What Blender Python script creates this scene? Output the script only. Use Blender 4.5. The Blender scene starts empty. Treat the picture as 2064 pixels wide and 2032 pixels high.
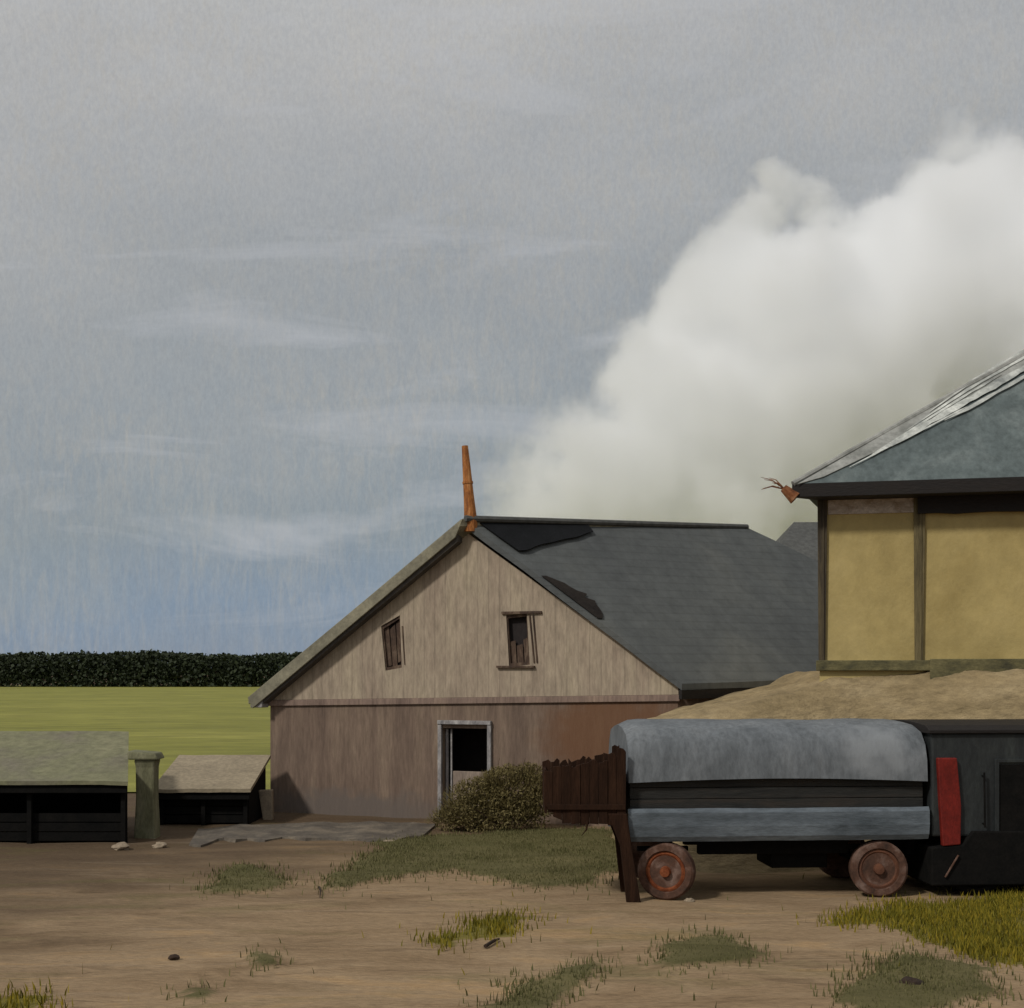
import bpy, bmesh, math, random
import numpy as np
from mathutils import Vector, Matrix, noise as mnoise

C = bpy.context.scene.collection
SC = bpy.context.scene
rnd = random.Random(7)
nr = np.random.default_rng(11)
R = math.radians

# ------------------------------------------------------------------ camera, world, sun, exposure
F = 2683.0          # focal length in photograph pixels (photograph 2064 wide)
EYE = 3.1
HOR = 1350.0        # photograph row of the eye level
cam_d = bpy.data.cameras.new("camera")
cam = bpy.data.objects.new("camera", cam_d)
C.objects.link(cam)
cam.location = (0, 0, EYE)
cam.rotation_euler = (R(90), 0, 0)
cam_d.sensor_width = 36.0
cam_d.lens = 36.0 * F / 2064.0
cam_d.shift_y = (HOR - 1016.0) / 2064.0
cam_d.clip_start = 0.1
cam_d.clip_end = 9000
SC.camera = cam

SUN_DIR = Vector((-0.54, -0.52, 0.66)).normalized()
SUN_EL = math.asin(SUN_DIR.z)
SUN_AZ = math.atan2(SUN_DIR.x, SUN_DIR.y)

SC.view_settings.view_transform = 'Standard'
SC.view_settings.look = 'None'
SC.view_settings.gamma = 1.0
SC.view_settings.use_curve_mapping = False
SC.view_settings.exposure = 0.0
SC.render.engine = 'CYCLES'
SC.cycles.volume_bounces = 32
SC.cycles.max_bounces = 32
SC.cycles.volume_step_rate = 0.8
SC.cycles.volume_max_steps = 256
SC.cycles.use_denoising = True


def lin(r, g, b, k=1.0):
    out = []
    for v in (r, g, b):
        v = v / 255.0
        v = v / 12.92 if v <= 0.04045 else ((v + 0.055) / 1.055) ** 2.4
        out.append(min(0.95, v * k))
    return (out[0], out[1], out[2], 1.0)


def linu(r, g, b, k=1.0):
    c = lin(r, g, b)
    return (c[0] * k, c[1] * k, c[2] * k, 1.0)


world = bpy.data.worlds.new("World")
SC.world = world
world.use_nodes = True
wt = world.node_tree
wt.nodes.clear()


def N(t, kind, **kw):
    n = t.nodes.new(kind)
    for k, v in kw.items():
        setattr(n, k, v)
    return n


def math_n(t, op, a, b=None, c=None, clamp=False):
    n = t.nodes.new('ShaderNodeMath')
    n.operation = op
    n.use_clamp = clamp
    for i, v in enumerate((a, b, c)):
        if v is None:
            continue
        if isinstance(v, (int, float)):
            n.inputs[i].default_value = v
        else:
            t.links.new(v, n.inputs[i])
    return n.outputs[0]


def ramp_n(t, fac, stops, interp='LINEAR'):
    n = t.nodes.new('ShaderNodeValToRGB')
    cr = n.color_ramp
    cr.interpolation = interp
    cr.elements[0].position, cr.elements[0].color = stops[0]
    cr.elements[1].position, cr.elements[1].color = stops[-1]
    for p, c in stops[1:-1]:
        e = cr.elements.new(p)
        e.color = c
    t.links.new(fac, n.inputs[0])
    return n.outputs[0]


def mix_n(t, fac, a, b, mode='MIX'):
    n = t.nodes.new('ShaderNodeMix')
    n.data_type = 'RGBA'
    n.blend_type = mode
    for s, v in ((n.inputs[0], fac), (n.inputs[6], a), (n.inputs[7], b)):
        if isinstance(v, (int, float)):
            s.default_value = v
        elif isinstance(v, tuple):
            s.default_value = v
        else:
            t.links.new(v, s)
    return n.outputs[2]


def map_n(t, vec, scale=(1, 1, 1), loc=(0, 0, 0), rot=(0, 0, 0)):
    n = t.nodes.new('ShaderNodeMapping')
    n.inputs['Scale'].default_value = scale
    n.inputs['Location'].default_value = loc
    n.inputs['Rotation'].default_value = rot
    t.links.new(vec, n.inputs['Vector'])
    return n.outputs[0]


def noise_n(t, vec, scale=5, detail=4, rough=0.55, dist=0.0):
    n = t.nodes.new('ShaderNodeTexNoise')
    n.inputs['Scale'].default_value = scale
    n.inputs['Detail'].default_value = detail
    n.inputs['Roughness'].default_value = rough
    n.inputs['Distortion'].default_value = dist
    t.links.new(vec, n.inputs['Vector'])
    return n.outputs[0]


def build_world():
    t = wt
    tc = N(t, 'ShaderNodeTexCoord')
    d = tc.outputs['Generated']
    sep = N(t, 'ShaderNodeSeparateXYZ')
    t.links.new(d, sep.inputs[0])
    z = sep.outputs[2]
    sky = N(t, 'ShaderNodeTexSky', sky_type='NISHITA')
    sky.sun_disc = False
    sky.sun_elevation = SUN_EL
    sky.sun_rotation = SUN_AZ
    # hazy cloud deck: blue near the horizon, thickening to pale grey overhead
    warp = noise_n(t, map_n(t, d, (3, 3, 5)), 1.6, 3, 0.5)
    zz = math_n(t, 'ADD', z, math_n(t, 'MULTIPLY', math_n(t, 'SUBTRACT', warp, 0.5), 0.16))
    zz = math_n(t, 'SUBTRACT', zz, math_n(t, 'MULTIPLY', sep.outputs[0], 0.12))
    deck = ramp_n(t, zz, [
        (0.0, linu(128, 141, 158)), (0.05, linu(127, 143, 162)), (0.13, linu(139, 148, 155)),
        (0.28, linu(155, 159, 162)), (0.42, linu(174, 175, 176)), (0.56, linu(190, 191, 191)), (1.0, linu(186, 188, 190))])
    # vertical veils of thin warm cloud
    vn = noise_n(t, map_n(t, d, (150, 150, 22)), 1.0, 6, 0.7, 0.6)
    vb = noise_n(t, map_n(t, d, (9, 9, 13), (3, 1, 0)), 1.0, 4, 0.6)
    veil = math_n(t, 'MULTIPLY', ramp_n(t, vn, [(0.42, (0, 0, 0, 1)), (0.72, (1, 1, 1, 1))]),
                  ramp_n(t, vb, [(0.3, (0.15, 0.15, 0.15, 1)), (0.65, (1, 1, 1, 1))]))
    deck = mix_n(t, math_n(t, 'MULTIPLY', veil, 0.44), deck, linu(180, 173, 160))
    gn = noise_n(t, map_n(t, d, (420, 420, 160)), 1.0, 3, 0.8)
    gr = ramp_n(t, gn, [(0.3, (.93, .93, .935, 1)), (0.7, (1.08, 1.075, 1.06, 1))])
    deck = mix_n(t, 1.0, deck, gr, 'MULTIPLY')
    bn = noise_n(t, map_n(t, d, (3.2, 3.2, 6), (2.2, 0, .7)), 1.0, 4, 0.6, 0.5)
    br = ramp_n(t, bn, [(0.3, (.92, .935, .95, 1)), (0.7, (1.07, 1.06, 1.045, 1))])
    deck = mix_n(t, 1.0, deck, br, 'MULTIPLY')
    # long thin wisps
    wn = noise_n(t, map_n(t, d, (4.5, 4.5, 22), (0.4, 0, 1.3), (R(8), R(-7), 0)), 1.0, 5, 0.55, 0.8)
    wisp = ramp_n(t, wn, [(0.55, (0, 0, 0, 1)), (0.74, (1, 1, 1, 1))])
    deck = mix_n(t, math_n(t, 'MULTIPLY', wisp, 0.5), deck, linu(186, 188, 192))
    sc = N(t, 'ShaderNodeVectorMath', operation='SCALE')
    t.links.new(deck, sc.inputs[0])
    sc.inputs['Scale'].default_value = 10.0
    col = mix_n(t, 0.95, sky.outputs[0], sc.outputs[0])
    bg = N(t, 'ShaderNodeBackground')
    bg.inputs[1].default_value = 0.1
    t.links.new(col, bg.inputs[0])
    out = N(t, 'ShaderNodeOutputWorld')
    t.links.new(bg.outputs[0], out.inputs[0])


build_world()

sun_d = bpy.data.lights.new("sun", 'SUN')
sun_d.energy = 1.9
sun_d.angle = R(6)
sun_d.color = (1.0, 0.97, 0.92)
sun = bpy.data.objects.new("sun", sun_d)
C.objects.link(sun)
sun.rotation_euler = (-SUN_DIR).to_track_quat('-Z', 'Y').to_euler()
sun.location = (-30, -20, 40)


# ------------------------------------------------------------------ helpers
def P(px, py, Y):
    return Vector(((px - 1032.0) * Y / F, Y, EYE - (py - HOR) * Y / F))


def G(px, py):
    """ground point seen at a photograph pixel"""
    Y = EYE * F / (py - HOR)
    return Vector(((px - 1032.0) * Y / F, Y, 0.0))


def hit(px, py, p0, n):
    d = Vector(((px - 1032.0) / F, 1.0, -(py - HOR) / F))
    o = Vector((0, 0, EYE))
    k = (p0 - o).dot(n) / d.dot(n)
    return o + d * k


class MB:
    def __init__(self):
        self.v, self.f = [], []

    def add(self, vs, fs):
        b = len(self.v)
        self.v += [Vector(v) for v in vs]
        self.f += [tuple(b + i for i in f) for f in fs]
        return self

    def quad(self, a, b, c, d):
        return self.add([a, b, c, d], [(0, 1, 2, 3)])

    def prism(self, poly, vec):
        n = len(poly)
        vec = Vector(vec)
        poly = [Vector(p) for p in poly]
        vs = poly + [p + vec for p in poly]
        fs = [tuple(range(n)), tuple(reversed(range(n, 2 * n)))]
        for i in range(n):
            j = (i + 1) % n
            fs.append((j, i, i + n, j + n))
        return self.add(vs, fs)

    def box(self, o, a, b, c):
        o, a, b, c = (Vector(x) for x in (o, a, b, c))
        return self.prism([o, o + a, o + a + b, o + b], c)

    def tube(self, pts, rad, n=10, caps=True):
        pts = [Vector(p) for p in pts]
        vs, fs = [], []
        for i, p in enumerate(pts):
            d = (pts[min(i + 1, len(pts) - 1)] - pts[max(i - 1, 0)]).normalized()
            up = Vector((0, 0, 1)) if abs(d.z) < 0.9 else Vector((0, 1, 0))
            x = d.cross(up).normalized()
            y = x.cross(d)
            for k in range(n):
                a = 2 * math.pi * k / n
                vs.append(p + (x * math.cos(a) + y * math.sin(a)) * rad[i])
        for i in range(len(pts) - 1):
            for k in range(n):
                k2 = (k + 1) % n
                fs.append((i * n + k, i * n + k2, (i + 1) * n + k2, (i + 1) * n + k))
        if caps:
            fs.append(tuple(reversed(range(n))))
            fs.append(tuple(range((len(pts) - 1) * n, len(pts) * n)))
        return self.add(vs, fs)

    def lathe(self, c, ax, prof, n=40):
        """prof: list of (distance along ax, radius)"""
        c, ax = Vector(c), Vector(ax).normalized()
        x = ax.cross(Vector((0, 0, 1))).normalized()
        y = x.cross(ax)
        vs, fs = [], []
        m = len(prof)
        for s, r in prof:
            for k in range(n):
                a = 2 * math.pi * k / n
                vs.append(c + ax * s + (x * math.cos(a) + y * math.sin(a)) * r)
        for i in range(m - 1):
            for k in range(n):
                k2 = (k + 1) % n
                fs.append((i * n + k, i * n + k2, (i + 1) * n + k2, (i + 1) * n + k))
        fs.append(tuple(reversed(range(n))))
        fs.append(tuple(range((m - 1) * n, m * n)))
        return self.add(vs, fs)

    def jitter(self, a):
        for v in self.v:
            v += Vector((rnd.uniform(-a, a), rnd.uniform(-a, a), rnd.uniform(-a, a)))
        return self

    def build(self, name, m, parent=None, smooth=False, bevel=0.0, recalc=True):
        base = Vector((0, 0, 0))
        q = parent
        while q is not None:
            base = base + q.location
            q = q.parent
        me = bpy.data.meshes.new(name)
        me.from_pydata([tuple(v - base) for v in self.v], [], self.f)
        if recalc:
            bm = bmesh.new()
            bm.from_mesh(me)
            bmesh.ops.recalc_face_normals(bm, faces=bm.faces)
            bm.to_mesh(me)
            bm.free()
        me.materials.append(m)
        o = bpy.data.objects.new(name, me)
        C.objects.link(o)
        o.parent = parent
        if smooth:
            for p in me.polygons:
                p.use_smooth = True
        if bevel:
            b = o.modifiers.new("bevel", 'BEVEL')
            b.width = bevel
            b.segments = 2
            b.limit_method = 'ANGLE'
        return o


def thing(name, label, cat, loc, group=None):
    o = bpy.data.objects.new(name, None)
    o.empty_display_size = 0.2
    C.objects.link(o)
    o.location = loc
    return tag(o, label, cat, group)


def tag(o, label=None, cat=None, group=None, kind=None):
    if label:
        o['label'] = label
    if cat:
        o['category'] = cat
    if group:
        o['group'] = group
    if kind:
        o['kind'] = kind
    return o


# ------------------------------------------------------------------ materials
def mat(name, cols, scale=3.0, stretch=(1, 1, 1), rough=0.8, bump=0.25, bscale=18.0, bstretch=None, spec=0.3,
        metal=0.0, rot=(0, 0, 0), patches=(), dirt=None, fine=0.25, bdist=0.02):
    """cols: two or three colours blended by stretched noise; patches: (colour, centre, size, softness) stains or painted highlights with their own shape"""
    m = bpy.data.materials.new(name)
    m.use_nodes = True
    t = m.node_tree
    bs = t.nodes['Principled BSDF']
    tc = N(t, 'ShaderNodeTexCoord')
    ob = tc.outputs['Object']
    n1 = noise_n(t, map_n(t, ob, stretch, (1.3, 2.1, 0.7), rot), scale, 6, 0.6, 0.4)
    k = len(cols)
    stops = [(0.3 + 0.4 * i / (k - 1), c) for i, c in enumerate(cols)]
    col = ramp_n(t, n1, stops)
    # fine weave of lighter and darker flecks
    n2 = noise_n(t, map_n(t, ob, stretch, (7, 3, 2), rot), scale * 7, 4, 0.7)
    fl = ramp_n(t, n2, [(0.3, (1 - fine, 1 - fine, 1 - fine, 1)), (0.7, (1 + fine, 1 + fine, 1 + fine, 1))])
    col = mix_n(t, 1.0, col, fl, 'MULTIPLY')
    for (pc, ctr, size, soft) in patches:
        wob = N(t, 'ShaderNodeTexNoise')
        wob.inputs['Scale'].default_value = 3.0
        wob.inputs['Detail'].default_value = 5
        t.links.new(ob, wob.inputs['Vector'])
        va = N(t, 'ShaderNodeVectorMath', operation='SUBTRACT')
        t.links.new(wob.outputs['Color'], va.inputs[0])
        va.inputs[1].default_value = (0.5, 0.5, 0.5)
        vs = N(t, 'ShaderNodeVectorMath', operation='SCALE')
        t.links.new(va.outputs[0], vs.inputs[0])
        vs.inputs['Scale'].default_value = 0.9
        vadd = N(t, 'ShaderNodeVectorMath', operation='ADD')
        t.links.new(ob, vadd.inputs[0])
        t.links.new(vs.outputs[0], vadd.inputs[1])
        inv = tuple(1.0 / s for s in size)
        mp = map_n(t, vadd.outputs[0], inv, tuple(-c * i for c, i in zip(ctr, inv)))
        ln = N(t, 'ShaderNodeVectorMath', operation='LENGTH')
        t.links.new(mp, ln.inputs[0])
        fac = N(t, 'ShaderNodeMapRange')
        fac.interpolation_type = 'SMOOTHSTEP'
        fac.inputs['From Min'].default_value = 1.0
        fac.inputs['From Max'].default_value = 1.0 - soft
        t.links.new(ln.outputs['Value'], fac.inputs['Value'])
        col = mix_n(t, math_n(t, 'MULTIPLY', fac.outputs[0], pc[3] if len(pc) > 3 else 1.0), col, (pc[0], pc[1], pc[2], 1.0))
    t.links.new(col, bs.inputs['Base Color'])
    rr = ramp_n(t, n1, [(0.3, (rough - 0.08,) * 3 + (1,)), (0.7, (min(1, rough + 0.1),) * 3 + (1,))])
    t.links.new(rr, bs.inputs['Roughness'])
    bs.inputs['Specular IOR Level'].default_value = spec
    bs.inputs['Metallic'].default_value = metal
    if bump:
        nb = noise_n(t, map_n(t, ob, bstretch or stretch, (0, 0, 0), rot), bscale, 6, 0.65)
        bp = N(t, 'ShaderNodeBump')
        bp.inputs['Strength'].default_value = bump
        bp.inputs['Distance'].default_value = bdist
        t.links.new(nb, bp.inputs['Height'])
        t.links.new(bp.outputs[0], bs.inputs['Normal'])
    return m


def grooves(m, axis, pitch, depth, dark, width=.06):
    """real board joints: narrow dark gaps every <pitch> metres along <axis>"""
    t = m.node_tree
    bs = t.nodes['Principled BSDF']
    tc = N(t, 'ShaderNodeTexCoord')
    dp = N(t, 'ShaderNodeVectorMath', operation='DOT_PRODUCT')
    t.links.new(tc.outputs['Object'], dp.inputs[0])
    dp.inputs[1].default_value = tuple(axis)
    wob = math_n(t, 'MULTIPLY', noise_n(t, tc.outputs['Object'], 1.5, 2), .06 * pitch)
    fr = math_n(t, 'FRACT', math_n(t, 'DIVIDE', math_n(t, 'ADD', dp.outputs['Value'], wob), pitch))
    g = math_n(t, 'LESS_THAN', fr, width)
    gap = math_n(t, 'MULTIPLY', g, noise_n(t, tc.outputs['Object'], 2.5, 3))
    lk = bs.inputs['Base Color'].links[0].from_socket
    col = mix_n(t, math_n(t, 'MULTIPLY', gap, dark), lk, (.03, .027, .025, 1))
    t.links.new(col, bs.inputs['Base Color'])
    bp = N(t, 'ShaderNodeBump')
    bp.inputs['Strength'].default_value = .6
    bp.inputs['Distance'].default_value = depth
    bp.invert = True
    t.links.new(g, bp.inputs['Height'])
    if bs.inputs['Normal'].links:
        t.links.new(bs.inputs['Normal'].links[0].from_socket, bp.inputs['Normal'])
    t.links.new(bp.outputs[0], bs.inputs['Normal'])


def leaf_mat(name, cols, rough=0.65, trans=0.15):
    m = bpy.data.materials.new(name)
    m.use_nodes = True
    t = m.node_tree
    bs = t.nodes['Principled BSDF']
    g = N(t, 'ShaderNodeNewGeometry')
    tc = N(t, 'ShaderNodeTexCoord')
    n = noise_n(t, tc.outputs['Object'], 2.2, 3, 0.5)
    f = math_n(t, 'ADD', math_n(t, 'MULTIPLY', g.outputs['Random Per Island'], 0.55), math_n(t, 'MULTIPLY', n, 0.5))
    k = len(cols)
    col = ramp_n(t, f, [(0.2 + 0.6 * i / (k - 1), c) for i, c in enumerate(cols)])
    t.links.new(col, bs.inputs['Base Color'])
    bs.inputs['Roughness'].default_value = rough
    bs.inputs['Specular IOR Level'].default_value = 0.2
    return m


M = {}
K = 1.55   # sunlit photograph value to base colour


def build_materials():
    M['gable'] = mat('gable_boards', [lin(142, 126, 109, 1.14), lin(153, 138, 119, 1.14), lin(160, 146, 124, 1.14)], 1.1, (1.6, 1.6, 0.35), 0.85, 0.35, 16, (2, 2, 0.3))
    M['wall'] = mat('wall_render', [lin(96, 80, 71, 1.5), lin(110, 93, 83, 1.5), lin(122, 104, 91, 1.5)], 1.2, (2.2, 2.2, 0.3), 0.9, 0.5, 20, (2, 2, 0.35))
    M['slate'] = mat('dark_slate', [lin(60, 62, 62, 1.1), lin(73, 75, 74, 1.1), lin(84, 85, 82, 1.1)], 0.9, (1, 1, 1), 0.75, 0.35, 9, rot=(0, 0, R(30)), spec=0.25)
    M['rake'] = mat('weathered_rake', [lin(96, 92, 78, 1.2), lin(118, 113, 96, 1.2), lin(134, 128, 108, 1.2)], 1.4, (1, 1, 1), 0.85, 0.3)
    M['soffit'] = mat('soffit_wood', [lin(70, 66, 62), lin(95, 90, 84)], 2, (1, 1, 1), 0.9, 0.2)
    M['tar'] = mat('tar_felt', [(0.004, 0.0045, 0.005, 1), (0.011, 0.0115, 0.013, 1)], 3, (1, 1, 1), 0.8, 0.5, 14, spec=0.15)
    M['tar_brown'] = mat('brown_felt', [lin(36, 32, 30), lin(50, 45, 41)], 3, (1, 1, 1), 0.9, 0.5, 14, spec=.1)
    M['rust_pipe'] = mat('rusty_pipe', [lin(92, 52, 24, 1.5), lin(132, 82, 40, 1.5), lin(165, 118, 75, 1.5)], 5, (1.5, 1.5, 0.6), 0.8, 0.4)
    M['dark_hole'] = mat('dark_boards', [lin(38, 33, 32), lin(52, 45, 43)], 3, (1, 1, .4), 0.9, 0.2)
    M['brown_board'] = mat('brown_boards', [lin(58, 45, 37, 1.0), lin(82, 65, 53, 1.0), lin(128, 110, 92, 1.0)], 3.5, (1.5, 1.5, 0.5), 0.85, 0.4)
    M['door_paint'] = mat('door_paint', [lin(112, 98, 88, 1.3), lin(138, 124, 110, 1.3)], 3, (1.5, 1.5, .4), 0.8, 0.3)
    M['frame_grey'] = mat('frame_paint', [lin(66, 66, 70, 1.4), lin(120, 116, 114, 1.4), lin(150, 146, 142, 1.4)], 4, (1, 1, .5), 0.75, 0.3)
    M['shed_grey'] = mat('grey_iron', [lin(82, 82, 80, 1.0), lin(92, 92, 89, 1.0)], 1.2, (1, 1, 1), 0.9, 0.2, spec=.08)
    M['yellow'] = mat('ochre_plaster', [lin(142, 124, 76, 1.3), lin(156, 138, 88, 1.3), lin(164, 146, 98, 1.3)], 0.55, (1, 1, .8), 0.6, 0.45, 2.2, (1, 1, 0.8), spec=0.35, bdist=0.06, fine=0.1)
    M['post'] = mat('dark_post', [lin(62, 54, 38, 1.2), lin(92, 82, 56, 1.2), lin(112, 100, 70, 1.2)], 3, (3, 3, .3), 0.8, 0.4)
    M['post_dark'] = mat('corner_post', [lin(38, 33, 26, 1.2), lin(62, 54, 42, 1.2), lin(86, 76, 56, 1.2)], 3, (3, 3, .3), 0.8, 0.4)
    M['eave_black'] = mat('black_fascia', [lin(26, 22, 20), lin(38, 33, 30)], 3, (.5, .5, 2), 0.7, 0.4, spec=0.3)
    M['eave_rust'] = mat('rusty_gutter', [lin(60, 30, 16, 1.2), lin(110, 66, 36, 1.2), lin(150, 110, 80, 1.2)], 6, (1, 1, 1), 0.8, 0.4)
    M['frieze'] = mat('pale_frieze', [lin(120, 104, 86, 1.4), lin(170, 160, 150, 1.5)], 4, (1, 1, 1.5), 0.8, 0.3)
    M['roof_teal'] = mat('grey_green_metal', [lin(86, 95, 95, .86), lin(100, 109, 108, .86), lin(124, 132, 130, .86)], 0.7, (1.6, 1.6, .45), 0.75, 0.3, 12, spec=0.15)
    M['roof_edge'] = mat('grey_flashing', [lin(110, 111, 105, 1.1), lin(138, 138, 132, 1.1), lin(160, 160, 154, 1.1)], 1.6, (1, 1, 1), 0.55, 0.3, spec=0.4)
    M['roof_white'] = mat('pale_highlight', [lin(118, 121, 118, 1.1), lin(168, 170, 163, 1.1), lin(205, 206, 198, 1.1)], 2.2, (1, 1, 1), 0.6, 0.5, spec=0.5)
    M['skirt'] = mat('green_grey_skirt', [lin(58, 56, 40, 1.2), lin(92, 86, 58, 1.2), lin(112, 104, 72, 1.2)], 2.5, (1, 1, 2), 0.85, 0.4)
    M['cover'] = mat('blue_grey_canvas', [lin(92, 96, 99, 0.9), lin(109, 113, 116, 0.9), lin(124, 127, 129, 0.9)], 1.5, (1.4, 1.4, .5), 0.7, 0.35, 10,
                     patches=[(lin(146, 149, 151, 0.9)[:3] + (0.75,), (1.3, -0.85, 1.98), (0.72, 0.7, 0.6), 0.8)])  # paler patch near the right end is a highlight painted into the canvas
    M['black_board'] = mat('black_boards', [lin(28, 28, 27), lin(44, 43, 40), lin(56, 50, 44)], 2.2, (.5, .5, 4), 0.8, 0.4)
    M['skirt_blue'] = mat('blue_grey_steel', [lin(58, 64, 68, 1.5), lin(76, 82, 87, 1.5), lin(92, 99, 104, 1.5)], 1.6, (.6, .6, 2.4), 0.65, 0.3)
    M['under'] = mat('under_black', [lin(15, 15, 14), lin(27, 25, 23)], 4, (1, 1, 1), 0.95, 0.3, spec=.1)
    M['tyre'] = mat('brown_tyre', [lin(48, 34, 26, 1.2), lin(78, 54, 42, 1.2), lin(112, 92, 82, 1.2)], 4, (1, 1, 1), 0.85, 0.4)
    M['rust_rim'] = mat('rust_rim', [lin(70, 36, 22, 1.15), lin(104, 54, 30, 1.15), lin(132, 78, 50, 1.15)], 7, (1, 1, 1), 0.85, 0.6, spec=0.15)
    M['brown_rim'] = mat('brown_rim', [lin(66, 42, 30, 1.6), lin(88, 56, 40, 1.15), lin(100, 64, 45, 1.15)], 5, (1, 1, 1), 0.8, 0.4)
    M['cab'] = mat('dark_cab_steel', [lin(32, 35, 36, .95), lin(44, 47, 47, .95), lin(56, 60, 58, .95)], 2, (1.5, 1.5, .5), 0.6, 0.3)
    M['red'] = mat('red_paint', [lin(96, 23, 15, .9), lin(128, 34, 24, .9)], 5, (1, 1, .6), 0.6, 0.3)
    M['shelter_roof'] = mat('grey_green_felt', [lin(108, 102, 86, 1.1), lin(112, 110, 84, 1.1), lin(124, 120, 94, 1.1)], 0.9, (1, 1, 1), 0.85, 0.4,
                            patches=[(lin(112, 116, 92, 1.1), (-2.2, -0.6, 1.3), (1.5, .8, 2), 0.6)])
    M['shelter_tan'] = mat('tan_felt', [lin(126, 114, 94, 1.15), lin(144, 131, 109, 1.15)], 1.6, (1, 1, 1), 0.85, 0.4)
    M['pillar'] = mat('mossy_pillar', [lin(86, 84, 62, 1.25), lin(102, 100, 76, 1.25), lin(120, 116, 94, 1.25)], 3, (2, 2, .5), 0.9, 0.4)
    M['stone'] = mat('pale_stone', [lin(112, 100, 86, 1.2), lin(150, 134, 112, 1.2)], 4, (1, 1, 1), 0.9, 0.5)
    M['kerb'] = mat('grey_kerb', [lin(78, 70, 62, .95), lin(96, 88, 78, .95), lin(126, 114, 98, .95)], 1.7, (1, 1, 1), 0.9, 0.5)
    M['bank'] = mat('sandy_bank', [lin(120, 104, 74, 1.12), lin(142, 124, 92, 1.12), lin(158, 140, 108, 1.12)], 0.9, (.7, .7, 2), 0.9, 0.9, 4, (.6, .6, 1.6), bdist=0.12)
    M['field'] = mat('field_grass', [lin(116, 114, 46, 1.08), lin(126, 124, 55, 1.08), lin(138, 134, 66, 1.08)], 0.09, (.5, 1.2, 1), 0.9, 0.6, 1.2, (.3, 2, 1), bdist=0.2)
    M['treeline'] = leaf_mat('far_tree_leaves', [lin(30, 36, 20, 1.2), lin(38, 45, 27, 1.2), lin(50, 57, 36, 1.2)])
    M['bark'] = mat('bark', [lin(46, 32, 22), lin(66, 48, 34)], 6, (2, 2, .5), 0.95, 0.5)
    M['olive_leaf'] = leaf_mat('olive_leaves', [lin(86, 77, 46, 1.3), lin(97, 87, 54, 1.3), lin(108, 97, 64, 1.3)])
    M['brown_leaf'] = leaf_mat('russet_leaves', [lin(36, 24, 15, 1.2), lin(54, 35, 23, 1.2), lin(74, 50, 33, 1.2)])
    M['grass_green'] = leaf_mat('green_blades', [lin(70, 70, 40, 1.3), lin(88, 85, 52, 1.3), lin(106, 100, 68, 1.3)])
    M['grass_yellow'] = leaf_mat('yellow_blades', [lin(78, 74, 22, 1.15), lin(106, 99, 28, 1.15), lin(138, 120, 36, 1.15)])
    M['hopper_wood'] = mat('hopper_wood', [lin(46, 31, 22, .66), lin(58, 39, 28, .66), lin(70, 48, 35, .66)], 3.5, (3, 3, .35), 0.95, 0.5, 20, (3, 3, .4), spec=.1, fine=.3)
    M['twig'] = mat('twig', [lin(40, 30, 24), lin(62, 48, 38)], 6, (1, 1, 1), 0.9, 0.3)


build_materials()

# ------------------------------------------------------------------ ground covers (real patches of turf on the dirt)
GREEN = [
    [(735, 1735), (760, 1700), (850, 1690), (960, 1682), (1100, 1675), (1215, 1672), (1262, 1700), (1262, 1745), (1200, 1770), (1120, 1795), (1040, 1790), (985, 1768), (900, 1748), (800, 1768), (700, 1790), (640, 1795)],
    [(390, 1790), (500, 1745), (560, 1770), (600, 1785), (520, 1800)],
    [(1330, 1935), (1360, 1900), (1440, 1895), (1500, 1905), (1515, 1925), (1450, 1940), (1400, 1950)],
    [(970, 2040), (1010, 1990), (1100, 1960), (1190, 1930), (1150, 1990), (1110, 2050)],
    [(480, 1945), (490, 1920), (530, 1915), (535, 1950)],
    [(340, 2010), (370, 1985), (420, 1990), (400, 2012)],
    [(1720, 2040), (1735, 1960), (1850, 1940), (1990, 1950), (1990, 2040), (1860, 2050)],
]
YELLOW = [
    [(865, 1890), (930, 1855), (1010, 1842), (1090, 1852), (1000, 1885), (890, 1910)],
    [(1660, 1870), (1760, 1830), (1900, 1815), (2080, 1800), (2080, 1945), (1960, 1935), (1880, 1900), (1800, 1865)],
    [(-20, 2050), (10, 2010), (95, 2008), (110, 2050)],
]


def in_poly(x, y, poly):
    inside = np.zeros(x.shape, bool)
    n = len(poly)
    for i in range(n):
        x1, y1 = poly[i]
        x2, y2 = poly[(i + 1) % n]
        if y1 == y2:
            continue
        c = ((y1 > y) != (y2 > y)) & (x < (x2 - x1) * (y - y1) / (y2 - y1) + x1)
        inside ^= c
    return inside


def ground_poly(pp):
    return [(G(a, b).x, G(a, b).y) for a, b in pp]


GREEN_G = [ground_poly(p) for p in GREEN]
YELLOW_G = [ground_poly(p) for p in YELLOW]


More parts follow.
